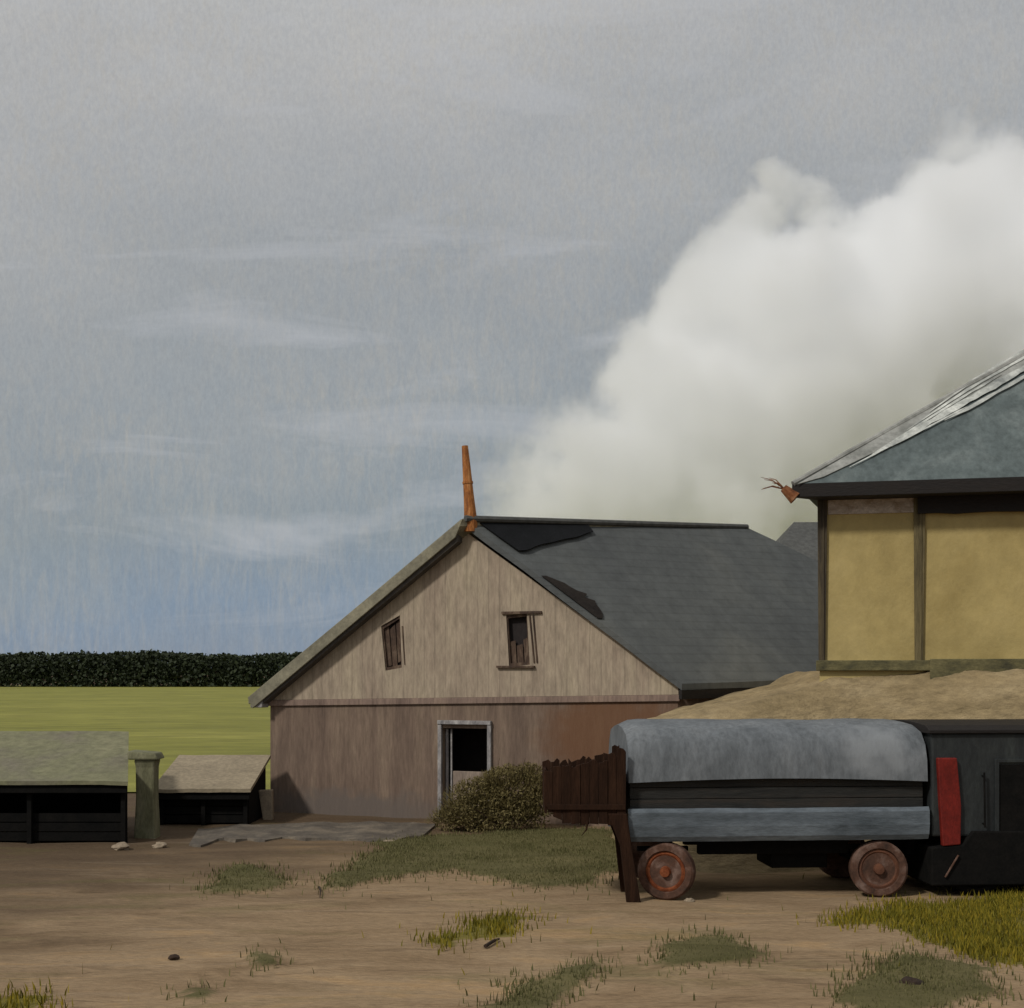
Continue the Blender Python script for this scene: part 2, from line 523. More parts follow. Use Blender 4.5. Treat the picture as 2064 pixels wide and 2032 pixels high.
def build_ground():
    xs = np.concatenate([-np.geomspace(3500, 16, 22), np.arange(-14, 16.01, 0.11), np.geomspace(18, 3500, 22)])
    ys = np.concatenate([np.array([-400, -60, -10, 0, 6]), np.arange(9, 32.01, 0.11), np.geomspace(34, 4000, 26)])
    X, Y = np.meshgrid(xs, ys)
    sh = X.shape
    x, y = X.ravel(), Y.ravel()
    # organic edges
    wx = np.array([mnoise.noise((a * 1.3, b * 1.3, 0.3)) for a, b in zip(x, y)]) if len(x) < 90000 else np.zeros(len(x))
    wy = np.array([mnoise.noise((a * 1.3, b * 1.3, 7.3)) for a, b in zip(x, y)]) if len(x) < 90000 else np.zeros(len(x))
    near = (np.abs(x) < 15) & (y > 9) & (y < 32)
    g = np.zeros(len(x))
    yl = np.zeros(len(x))
    for k in range(8):
        a = 2 * math.pi * k / 8
        for rr in (0.0, 0.12):
            xx = x + wx * 0.35 + rr * math.cos(a)
            yy = y + wy * 0.5 + 2 * rr * math.sin(a)
            for p in GREEN_G:
                g += in_poly(xx, yy, p) / 16.0
            for p in YELLOW_G:
                yl += in_poly(xx, yy, p) / 16.0
    z = np.where(near, 0.02 * wx + 0.012 * wy, 0.0)
    z = np.where(near, z + 0.05 * np.clip(g, 0, 1), 0.0)
    edge = np.clip(np.minimum(np.minimum(15 - np.abs(x), y - 9), 32 - y) / 2.0, 0, 1)
    z = z * np.where(near, edge, 0)
    r, c = sh
    idx = np.arange(r * c).reshape(sh)
    faces = np.stack([idx[:-1, :-1], idx[:-1, 1:], idx[1:, 1:], idx[1:, :-1]], -1).reshape(-1, 4)
    me = bpy.data.meshes.new('ground')
    me.from_pydata(np.stack([x, y, z], -1).tolist(), [], faces.tolist())
    at = me.color_attributes.new('cover', 'FLOAT_COLOR', 'POINT')
    colv = np.zeros((len(x), 4), np.float32)
    colv[:, 0] = np.clip(g, 0, 1)
    colv[:, 1] = np.clip(yl, 0, 1)
    colv[:, 3] = 1
    at.data.foreach_set('color', colv.ravel())
    for p in me.polygons:
        p.use_smooth = True
    m = bpy.data.materials.new('dirt')
    m.use_nodes = True
    t = m.node_tree
    bs = t.nodes['Principled BSDF']
    tc = N(t, 'ShaderNodeTexCoord')
    ob = tc.outputs['Object']
    at_n = N(t, 'ShaderNodeVertexColor', layer_name='cover')
    sep = N(t, 'ShaderNodeSeparateColor')
    t.links.new(at_n.outputs[0], sep.inputs[0])
    st = noise_n(t, map_n(t, ob, (0.5, 1.1, 1), (0, 0, 0), (0, 0, R(-16))), 0.9, 8, 0.66, 0.9)
    col = ramp_n(t, st, [(0.28, lin(98, 80, 59, 1.26)), (0.42, lin(126, 105, 80, 1.26)), (0.56, lin(138, 117, 91, 1.26)), (0.64, lin(146, 120, 88, 1.26)), (0.78, lin(162, 142, 115, 1.26))])
    # darker brown soil to the left, below the shelters
    sx = N(t, 'ShaderNodeSeparateXYZ')
    t.links.new(ob, sx.inputs[0])
    wob = math_n(t, 'MULTIPLY', math_n(t, 'SUBTRACT', noise_n(t, map_n(t, ob, (.35, 1, 1)), 0.9, 5, 0.6), 0.5), 7.0)
    dd = math_n(t, 'ADD', math_n(t, 'ADD', math_n(t, 'MULTIPLY', sx.outputs[0], -0.55), math_n(t, 'MULTIPLY', sx.outputs[1], 0.42)), wob)
    dark_soil = N(t, 'ShaderNodeMapRange')
    dark_soil.interpolation_type = 'SMOOTHSTEP'
    dark_soil.inputs['From Min'].default_value = 7.4
    dark_soil.inputs['From Max'].default_value = 13.5
    t.links.new(dd, dark_soil.inputs['Value'])
    col = mix_n(t, math_n(t, 'MULTIPLY', dark_soil.outputs[0], 0.85), col, lin(74, 60, 46, 1.05))
    # thin mossy growth here and there
    on = noise_n(t, map_n(t, ob, (.28, .8, 1), (3, 8, 0), (0, 0, R(-12))), 1.0, 6, 0.62, 0.8)
    of = ramp_n(t, on, [(0.54, (0, 0, 0, 1)), (0.68, (1, 1, 1, 1))])
    col = mix_n(t, math_n(t, 'MULTIPLY', of, 0.5), col, lin(96, 90, 56, 1.05))
    dn2 = noise_n(t, map_n(t, ob, (.5, 2.4, 1), (1, 4, 0), (0, 0, R(-14))), 1.1, 6, 0.68, 1.2)
    df = ramp_n(t, dn2, [(0.55, (0, 0, 0, 1)), (0.66, (1, 1, 1, 1))])
    col = mix_n(t, math_n(t, 'MULTIPLY', df, 0.45), col, lin(92, 74, 56, 1.05))
    fn = noise_n(t, map_n(t, ob, (.6, 1.6, 1)), 14, 5, 0.7)
    fl = ramp_n(t, fn, [(0.3, (.78, .78, .78, 1)), (0.7, (1.2, 1.2, 1.2, 1))])
    col = mix_n(t, 1.0, col, fl, 'MULTIPLY')
    # pale scuffed tracks
    tk = noise_n(t, map_n(t, ob, (0.25, 3.2, 1), (5, 2, 0), (0, 0, R(6))), 1.0, 5, 0.6, 0.5)
    tkf = ramp_n(t, tk, [(0.6, (0, 0, 0, 1)), (0.72, (1, 1, 1, 1))])
    col = mix_n(t, math_n(t, 'MULTIPLY', tkf, 0.22), col, lin(158, 141, 120, 1.1))
    brk = noise_n(t, map_n(t, ob, (1, 1.6, 1)), 5.0, 5, 0.65)
    gm = ramp_n(t, math_n(t, 'ADD', sep.outputs[0], math_n(t, 'MULTIPLY', math_n(t, 'SUBTRACT', brk, 0.5), 1.3)), [(0.2, (0, 0, 0, 1)), (0.75, (1, 1, 1, 1))])
    gcol = ramp_n(t, st, [(0.35, lin(72, 72, 40, 1.05)), (0.7, lin(98, 94, 60, 1.05))])
    col = mix_n(t, math_n(t, 'MULTIPLY', gm, 0.85), col, gcol)
    ym = ramp_n(t, math_n(t, 'ADD', sep.outputs[1], math_n(t, 'MULTIPLY', math_n(t, 'SUBTRACT', brk, 0.5), 0.9)), [(0.3, (0, 0, 0, 1)), (0.62, (1, 1, 1, 1))])
    col = mix_n(t, math_n(t, 'MULTIPLY', ym, 0.8), col, lin(104, 98, 34, 1.1))
    t.links.new(col, bs.inputs['Base Color'])
    bs.inputs['Roughness'].default_value = 0.95
    bs.inputs['Specular IOR Level'].default_value = 0.15
    nb = noise_n(t, map_n(t, ob, (.7, 1.5, 1)), 5, 8, 0.65)
    bp = N(t, 'ShaderNodeBump')
    bp.inputs['Strength'].default_value = 0.7
    bp.inputs['Distance'].default_value = 0.06
    t.links.new(nb, bp.inputs['Height'])
    t.links.new(bp.outputs[0], bs.inputs['Normal'])
    me.materials.append(m)
    o = bpy.data.objects.new('ground', me)
    C.objects.link(o)
    tag(o, 'tan dirt yard with scuffed tracks and worn turf patches', 'ground', kind='structure')


build_ground()


def build_field():
    # olive green field behind the yard, one sheet just above the soil
    xs = np.linspace(-230, 160, 60)
    ys = np.concatenate([np.linspace(33.5, 60, 14), np.geomspace(65, 262, 20)])
    mb = MB()
    X, Y = np.meshgrid(xs, ys)
    vs = [(a, b + (0.8 * mnoise.noise((a * .2, 0, 0)) if j == 0 else 0), 0.03 + 0.03 * mnoise.noise((a * .1, b * .1, 0)))
          for j, (ra, rb) in enumerate(zip(X, Y)) for a, b in zip(ra, rb)]
    n = len(xs)
    fs = [(j * n + i, j * n + i + 1, (j + 1) * n + i + 1, (j + 1) * n + i) for j in range(len(ys) - 1) for i in range(n - 1)]
    mb.add(vs, fs)
    o = mb.build('field', M['field'], smooth=True)
    tag(o, 'olive green field stretching back to the dark treeline', 'field', kind='structure')


build_field()


def bank_z(x, y):
    top = np.interp(x, [1.9, 2.1, 2.45, 3.0, 4.0, 5.1, 5.7, 7.0, 12, 18, 20], [0, 1.7, 2.2, 2.36, 2.54, 2.8, 3.06, 3.12, 3.1, 2.9, 0])
    front = 20.6 + 0.35 * math.sin(x * 1.3) - 0.12 * max(0, x - 6)
    crest = front + 2.2
    back = np.interp(x, [1.6, 3.0, 5.0, 8.0, 12.0, 20], [24.3, 25.2, 26.9, 28.6, 30.8, 33])
    if y < front or y > back:
        return -0.05
    k = min(1.0, (y - front) / (crest - front))
    k = k * k * (3 - 2 * k)
    k = k ** 0.8
    return float(top) * k


def build_bank():
    mb = MB()
    xs = np.arange(1.5, 20.2, 0.16)
    ys = np.concatenate([np.arange(18.6, 24, 0.14), np.arange(24, 34, 0.25)])
    vs = []
    for y in ys:
        for x in xs:
            z = bank_z(x, y)
            if z > 0:
                z += 0.08 * mnoise.noise((x * 0.9, y * 0.9, 1)) * min(1, z) + 0.06 * mnoise.noise((x * 3, y * 3, 4)) * min(1, z)
            vs.append((x, y, z))
    n = len(xs)
    fs = [(j * n + i, j * n + i + 1, (j + 1) * n + i + 1, (j + 1) * n + i) for j in range(len(ys) - 1) for i in range(n - 1)]
    fs = [f for f in fs if max(vs[i][2] for i in f) > 0]
    mb.add(vs, fs)
    o = mb.build('earth_bank', M['bank'], smooth=True)
    tag(o, 'sandy earth bank under the yellow cabin behind the wagon', 'bank', kind='structure')


build_bank()

# ------------------------------------------------------------------ barn
L0 = Vector(((545 - 1032) * 29.0 / F, 29.0, 0))
R0 = Vector(((1366 - 1032) * 25.8 / F, 25.8, 0))
GD = (R0 - L0).normalized()                      # along the gable
GN = Vector((GD.y, -GD.x, 0))                    # outward (towards the camera)
RD = Vector((math.cos(R(30)), math.sin(R(30)), 0))  # along the ridge
W_G = (R0 - L0).length
EAVE = 2.62


def gp(px, py, off=0.0):
    return hit(px, py, L0 + GN * off, GN)


def poly_face_with_holes(mb, outer, holes, depth_vec):
    """front sheet with real openings and reveals"""
    bm = bmesh.new()
    edges = []
    for loop in [outer] + holes:
        vs = [bm.verts.new(p) for p in loop]
        for i in range(len(vs)):
            edges.append(bm.edges.new((vs[i], vs[(i + 1) % len(vs)])))
    bmesh.ops.triangle_fill(bm, use_beauty=True, use_dissolve=False, edges=edges, normal=GN)
    bm.verts.ensure_lookup_table()
    bm.verts.index_update()
    vs = [v.co.copy() for v in bm.verts]
    fs = [tuple(v.index for v in f.verts) for f in bm.faces]
    bm.free()
    mb.add(vs, fs)
    for h in holes:
        n = len(h)
        for i in range(n):
            a, b = Vector(h[i]), Vector(h[(i + 1) % n])
            mb.quad(a, b, b + Vector(depth_vec), a + Vector(depth_vec))
    for i in range(len(outer)):
        a, b = Vector(outer[i]), Vector(outer[(i + 1) % len(outer)])
        mb.quad(a, b, b + Vector(depth_vec), a + Vector(depth_vec))


def build_barn():
    apex_w = gp(942, 1074)
    s_ap = (apex_w - L0).dot(GD)
    z_ap = apex_w.z
    barn = thing('barn', 'large gabled barn with tan gable, brown lower wall and dark slate roof', 'barn', L0 + GD * s_ap)

    def at(s, z, off=0.0, t=0.0):
        return L0 + GD * s + Vector((0, 0, z)) + GN * off + RD * t

    LEN = 9.4      # eave length
    LR = 7.4       # ridge length (hip beyond)
    rise = 0.035   # the ridge line climbs a touch towards the far end
    zl, zr = EAVE - 0.12, EAVE + 0.06
    # lower wall with its door opening
    d0, d1 = (gp(892, 1600) - L0).dot(GD), (gp(984, 1600) - L0).dot(GD)
    dz = gp(936, 1468).z
    outer = [at(0, -0.1), at(W_G, -0.1), at(W_G, zr), at(0, zl)]
    hole = [at(d0, 0.02), at(d1, 0.02), at(d1, dz), at(d0, dz)]
    mb = MB()
    poly_face_with_holes(mb, outer, [hole], -GN * 0.28)
    # right and left long walls, back wall
    mb.quad(at(W_G, -0.1), at(W_G, -0.1, 0, LEN), at(W_G, zr, 0, LEN), at(W_G, zr))
    mb.quad(at(0, -0.1), at(0, -0.1, 0, LEN), at(0, zl, 0, LEN), at(0, zl))
    mb.quad(at(0, -0.1, 0, LEN), at(W_G, -0.1, 0, LEN), at(W_G, zr, 0, LEN), at(0, zl, 0, LEN))
    base = barn.location
    rp = at(W_G * 0.86, 1.75) - base
    pp = at(W_G * 0.22, 0.1) - base
    M['wall_barn'] = mat('wall_render_barn', [lin(96, 80, 69, 1.2), lin(110, 93, 80, 1.2), lin(124, 107, 91, 1.2)], 1.2, (2.2, 2.2, 0.3), 0.9, 0.5, 20, (2, 2, 0.35),
                         patches=[((lin(110, 76, 52, 1.0)[:3] + (0.8,)), tuple(rp), (1.9, 2.0, 1.25), 0.5),
                                  ((lin(92, 84, 78, 1.3)[:3] + (0.8,)), tuple(pp), (3.4, 3.0, 0.55), 0.7)])
    wall = mb.build('wall', M['wall_barn'], barn)
    # gable boards, 3 cm proud of the lower wall
    wl = [(768, 1262), (806, 1240), (810, 1346), (777, 1352)]
    wr = [(1020, 1240), (1062, 1236), (1068, 1340), (1026, 1344)]
    holes = [[gp(a, b, 0.03) for a, b in q] for q in (wl, wr)]
    outer = [at(-0.02, zl - 0.06, 0.03), at(W_G + 0.02, zr - 0.06, 0.03), at(W_G + 0.02, zr + 0.12, 0.03), at(s_ap, z_ap, 0.03), at(-0.02, zl + 0.12, 0.03)]
    mb = MB()
    poly_face_with_holes(mb, outer, holes, -GN * 0.16)
    grooves(M['gable'], GD, .24, .008, .3, .09)
    mb.build('gable', M['gable'], barn)
    # drip board between gable and wall
    mb = MB()
    mb.box(at(-0.05, zl - 0.19, 0.0), GD * (W_G + 0.1) + Vector((0, 0, zr - zl)), GN * 0.055, Vector((0, 0, 0.125)))
    mb.build('drip_board', M['wall'], barn, bevel=0.01)
    # attic windows
    for i, (q, h) in enumerate(((wl, holes[0]), (wr, holes[1]))):
        h = [Vector(p) for p in h]
        w = MB()
        cen = sum(h, Vector()) / 4
        for a in range(4):
            p, r_ = h[a], h[(a + 1) % 4]
            pin = p + (cen - p).normalized() * 0.07
            rin = r_ + (cen - r_).normalized() * 0.07
            w.prism([p, r_, rin, pin], -GN * 0.06)
        for v in w.v:
            v -= GN * 0.03
        win = w.build('window', M['brown_board'], barn)
        win['label'] = 'boarded attic window with broken planks' if i == 0 else 'attic window open at the top with a loose shutter'
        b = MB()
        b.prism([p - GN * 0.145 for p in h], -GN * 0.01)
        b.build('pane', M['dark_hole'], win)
        # broken boards
        s = MB()
        u0, u1 = h[3], h[2]
        v0, v1 = h[0], h[1]
        nb = 3
        for k in range(nb):
            f0, f1 = k / nb + 0.03, (k + 1) / nb - 0.02
            top = (0.98, 0.9, 0.94)[k] if i == 0 else (0.5, 0.42, 0.55)[k]
            bot = (0.08, 0.0, 0.12)[k] if i == 0 else 0.0
            lo0, lo1 = u0.lerp(u1, f0), u0.lerp(u1, f1)
            hi0, hi1 = v0.lerp(v1, f0), v0.lerp(v1, f1)
            s.prism([lo0.lerp(hi0, bot) - GN * 0.1, lo1.lerp(hi1, bot + rnd.uniform(0, .05)) - GN * 0.1,
                     lo1.lerp(hi1, top) - GN * 0.1, lo0.lerp(hi0, top + rnd.uniform(-.06, .02)) - GN * 0.1], GN * 0.022)
        s.build('board', M['brown_board'], win)
        s = MB()
        off = 0.035
        if i == 0:
            a0, a1 = gp(811, 1262, off), gp(816, 1340, off)
            s.tube([a0, a1], [0.018, 0.012], 6)
        else:
            for (x0, x1, wd) in ((1068, 1077, .02), (1075, 1083, .02)):
                s.tube([gp(x0, 1240, off), gp(x1, 1336, off)], [wd, wd], 6)
            s.box(gp(1012, 1238, off), GD * 0.86, GN * 0.04, Vector((0, 0, 0.05)))
            s.box(gp(1002, 1346, off), GD * 0.82, GN * 0.06, Vector((0, 0, 0.04)))
        s.build('shutter', M['brown_board'], win)
    # door
    f = MB()
    fo = 0.015
    wd = 0.085
    f.box(at(d0 - wd, 0.0, -0.05), GD * wd, GN * 0.12, Vector((0, 0, dz + 0.08)))
    f.box(at(d1, 0.0, -0.05), GD * wd, GN * 0.12, Vector((0, 0, dz + 0.08)))
    f.box(at(d0 - wd, dz + 0.08, -0.05), GD * (d1 - d0 + 2 * wd), GN * 0.14, Vector((0, 0, 0.08)))
    door_fr = f.build('door_frame', M['frame_grey'], barn, bevel=0.008)
    dd = MB()
    mid = gp(936, 1556).z
    dd.box(at(d0 + 0.16, 0.03, -0.2), GD * (d1 - d0 - 0.18), GN * 0.05, Vector((0, 0, mid - 0.03)))
    door = dd.build('door', M['door_paint'], barn, bevel=0.01)
    door['label'] = 'pale lower half of the stable door'
    dd = MB()
    dd.box(at(d0 + 0.02, 0.03, -0.18), GD * 0.05, GN * 0.06, Vector((0, 0, dz - 0.05)))
    dd.box(at(d0 + 0.13, 0.03, -0.16), GD * 0.03, GN * 0.04, Vector((0, 0, dz - 0.05)))
    dd.build('door_post', M['frame_grey'], barn)
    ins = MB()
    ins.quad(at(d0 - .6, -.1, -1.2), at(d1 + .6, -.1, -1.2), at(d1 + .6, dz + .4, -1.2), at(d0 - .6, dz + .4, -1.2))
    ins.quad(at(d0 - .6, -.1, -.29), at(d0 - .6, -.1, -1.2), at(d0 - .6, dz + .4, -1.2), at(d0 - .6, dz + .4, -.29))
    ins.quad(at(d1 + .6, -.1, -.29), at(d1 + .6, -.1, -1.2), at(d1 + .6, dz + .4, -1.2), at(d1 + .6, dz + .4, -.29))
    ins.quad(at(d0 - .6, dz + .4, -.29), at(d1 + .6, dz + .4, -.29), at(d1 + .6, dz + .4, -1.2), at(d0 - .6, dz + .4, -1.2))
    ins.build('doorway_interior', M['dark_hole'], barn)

    # roof: two slabs, the right one ends in a hip
    oh = 0.34
    zridge = z_ap + 0.24
    el = Vector((0, 0, 0))
    pitch_l = (z_ap - zl) / s_ap
    pitch_r = (z_ap - zr) / (W_G - s_ap)
    sl, sr = -0.34, W_G + 0.12

    def zL(s):
        return zridge - (s_ap - s) * pitch_l * 1.0

    def zR(s):
        return zridge - (s - s_ap) * pitch_r

    AP = at(s_ap, zridge, oh)
    RE = at(s_ap, zridge + rise * LR, 0, LR)
    ELf = at(sl, zL(sl), oh)
    ELb = at(sl, zL(sl), 0, LEN + .5)
    ERf = at(sr, zR(sr), 0.16)
    ERb = at(sr, zR(sr) + 0.22, 0, LEN + 1.2)
    th = Vector((0, 0, -0.13))
    mb = MB()
    # right slope, subdivided for a slightly sagging surface
    nu, nv = 24, 14
    vs = []
    apr = at(s_ap, zridge, 0.16)
    for j in range(nv + 1):
        fv = j / nv
        for i in range(nu + 1):
            fu = i / nu
            a = apr.lerp(RE, fu)
            b = ERf.lerp(ERb, fu)
            p = a.lerp(b, fv)
            sag = -0.10 * math.sin(math.pi * fu) * math.sin(math.pi * fv)
            wob = 0.025 * mnoise.noise((fu * 6, fv * 5, 2))
            vs.append(p + Vector((0, 0, sag + wob)))
    n1 = nu + 1
    fs = [(j * n1 + i, j * n1 + i + 1, (j + 1) * n1 + i + 1, (j + 1) * n1 + i) for j in range(nv) for i in range(nu)]
    mb.add(vs, fs)
    top_n = len(vs)
    mb.add([v + th for v in vs], [tuple(reversed(q)) for q in fs])
    ring = [i for i in range(n1)] + [j * n1 + nu for j in range(1, nv + 1)] + [nv * n1 + i for i in range(nu - 1, -1, -1)] + [j * n1 for j in range(nv - 1, 0, -1)]
    for k in range(len(ring)):
        a, b = ring[k], ring[(k + 1) % len(ring)]
        mb.f.append((a, b, b + top_n, a + top_n))
    # hip at the far end and the left slope
    mb.add([RE, ERb, ELb], [(0, 1, 2)])
    bp_ = barn.location
    stroke = (apr.lerp(ERf, 0.42) + RD * 0.25) - bp_
    M['slate_barn'] = mat('dark_slate_barn', [lin(78, 80, 80, 1.15), lin(84, 86, 85, 1.15), lin(93, 94, 91, 1.15)], .5, (1, 1, .45), 0.92, 0.4, 8, spec=0.08, fine=.15)
    grooves(M['slate_barn'], (0, 0, 1), .17, .010, .2, .14)
    roof = mb.build('roof', M['slate_barn'], barn, smooth=False)
    mb = MB()
    mb.prism([AP, RE, ELb, ELf], th)
    lroof = mb.build('roof', M['rake'], barn)
    lroof['label'] = 'weathered olive grey left roof slope'
    # thick rake board on the left slope, and the shadowed fillet beneath
    mb = MB()
    e = 0.012
    rk = [at(s_ap + 0.05, zridge + 0.02, oh + e), at(sl - 0.02, zL(sl - 0.02) + 0.02, oh + e), at(sl + 0.1, zL(sl + 0.1) - 0.30, oh + e), at(s_ap - 0.12, zridge - 0.36, oh + e)]
    mb.prism(rk, -GN * 0.05)
    mb.build('rake_board', M['rake'], barn, bevel=0.01)
    mb = MB()
    so = [at(s_ap - 0.1, zridge - 0.31, oh - 0.06), at(sl + 0.16, zL(sl + 0.16) - 0.26, oh - 0.06), at(sl + 0.2, zL(sl + 0.2) - 0.36, oh - 0.06), at(s_ap - 0.1, zridge - 0.44, oh - 0.06)]
    mb.prism(so, -GN * (oh - 0.10))
    mb.build('soffit', M['soffit'], barn)
    # grey stub at the left eave
    mb = MB()
    mb.box(at(sl + 0.02, zl - 0.22, 0.03), GD * 0.3, GN * 0.28, Vector((0, 0, 0.2)))
    mb.build('eave_return', M['frame_grey'], barn, bevel=0.02)
    # black tar felt lapped over the ridge
    mb = MB()
    nn = 16
    top, low = [], []
    slope = (ERf - apr).normalized()
    nrm = RD.cross(slope)
    if nrm.z < 0:
        nrm = -nrm
    for i in range(nn + 1):
        f = i / nn
        a = apr.lerp(RE, 0.03 + 0.36 * f) + Vector((0, 0, 0.04))
        wdt = (1.2 - 0.8 * f) * (1 + 0.10 * mnoise.noise((f * 5, 0, 3))) if f < 0.97 else 0.06
        low.append(a + slope * wdt + nrm * 0.02)
        top.append(a - GD * 0.02)
    for i in range(nn):
        mb.prism([top[i], top[i + 1], low[i + 1], low[i]], nrm * 0.02)
    mb.build('ridge_felt', M['tar'], barn)
    mb = MB()
    q1, q2 = [], []
    for i in range(13):
        f = .36 + .26 * i / 12
        e_ = math.sin(math.pi * min(1, max(0, (i + .4) / 12.8))) ** .7
        a = apr.lerp(ERf, f) + nrm * .03
        q1.append(a + RD * (.03 + .02 * mnoise.noise((i * .7, 2, 2))))
        q2.append(a + RD * (.06 + .42 * e_ * (1 + .3 * mnoise.noise((i * .9, 5, 1)))))
    for i in range(12):
        mb.prism([q1[i], q1[i + 1], q2[i + 1], q2[i]], nrm * .012)
    fl_ = mb.build('felt_patch', M['tar_brown'], barn)
    mb = MB()
    mb.tube([AP + RD * 0.1 + Vector((0, 0, .02)), RE + Vector((0, 0, .02))], [0.07, 0.06], 8)
    mb.build('ridge_cap', M['shed_grey'], barn)
    # rusty tapering stovepipe at the peak
    cb = hit(949, 1052, AP - GN * 0.25, GN)
    ct = hit(937, 899, AP - GN * 0.25, GN)
    mb = MB()
    pts = [cb + Vector((0, 0, -0.2)), cb, cb.lerp(ct, .35), cb.lerp(ct, .7), ct]
    mb.tube(pts, [0.14, 0.135, 0.105, 0.085, 0.065], 12)
    mb.tube([cb.lerp(ct, .5), cb.lerp(ct, .53)], [0.11, 0.11], 12)
    ch = mb.build('chimney', M['rust_pipe'], lroof, smooth=False)
    ch['label'] = 'rusty brown tapering stovepipe at the roof peak'
    # dark fascia under the right eave
    mb = MB()
    mb.prism([ERf + Vector((0, 0, -0.12)), ERb + Vector((0, 0, -0.12)), ERb + Vector((0, 0, -0.36)), ERf + Vector((0, 0, -0.30))], Vector((GD.x, GD.y, 0)) * -0.06)
    mb.build('eave_fascia', M['eave_black'], barn)


build_barn()


def build_far_shed():
    Y0 = 35.5
    base = P(1700, 1350, Y0)
    base.z = 0
    t = thing('shed', 'grey hip roofed shed peeping out between barn roof and yellow cabin', 'shed', base)
    x0, x1 = P(1545, 0, Y0).x, P(1545, 0, Y0).x + 7.0
    ze = P(0, 1150, Y0).z
    zr = P(0, 1046, Y0 + 1.5).z
    mb = MB()
    mb.box((x0 + .3, Y0 + .3, 0), (x1 - x0 - .6, 0, 0), (0, 4.0, 0), (0, 0, ze))
    mb.build('wall', M['shed_grey'], t)
    a, b, c, d = Vector((x0, Y0, ze)), Vector((x1, Y0, ze)), Vector((x1, Y0 + 4.6, ze)), Vector((x0, Y0 + 4.6, ze))
    r0, r1 = Vector((P(1600, 0, Y0 + 2.3).x, Y0 + 2.3, zr)), Vector((x1 - .8, Y0 + 2.3, zr))
    mb = MB()
    mb.add([a, b, c, d, r0, r1], [(0, 1, 5, 4), (1, 2, 5), (2, 3, 4, 5), (3, 0, 4), (3, 2, 1, 0)])
    mb.build('roof', M['shed_grey'], t)


build_far_shed()

# ------------------------------------------------------------------ yellow cabin on the bank
YA = R(-13)
CE = Vector((math.cos(YA), math.sin(YA), 0))
CN = Vector((CE.y, -CE.x, 0))      # outward, towards the camera
CO = P(1652, 1335, 23.0)
CO.z = 0


def cp(s, z, off=0.0):
    return CO + CE * s + Vector((0, 0, z)) + CN * off


def ch_(px, py, off=0.0):
    p = hit(px, py, CO + CN * off, CN)
    return (p - CO).dot(CE), p.z


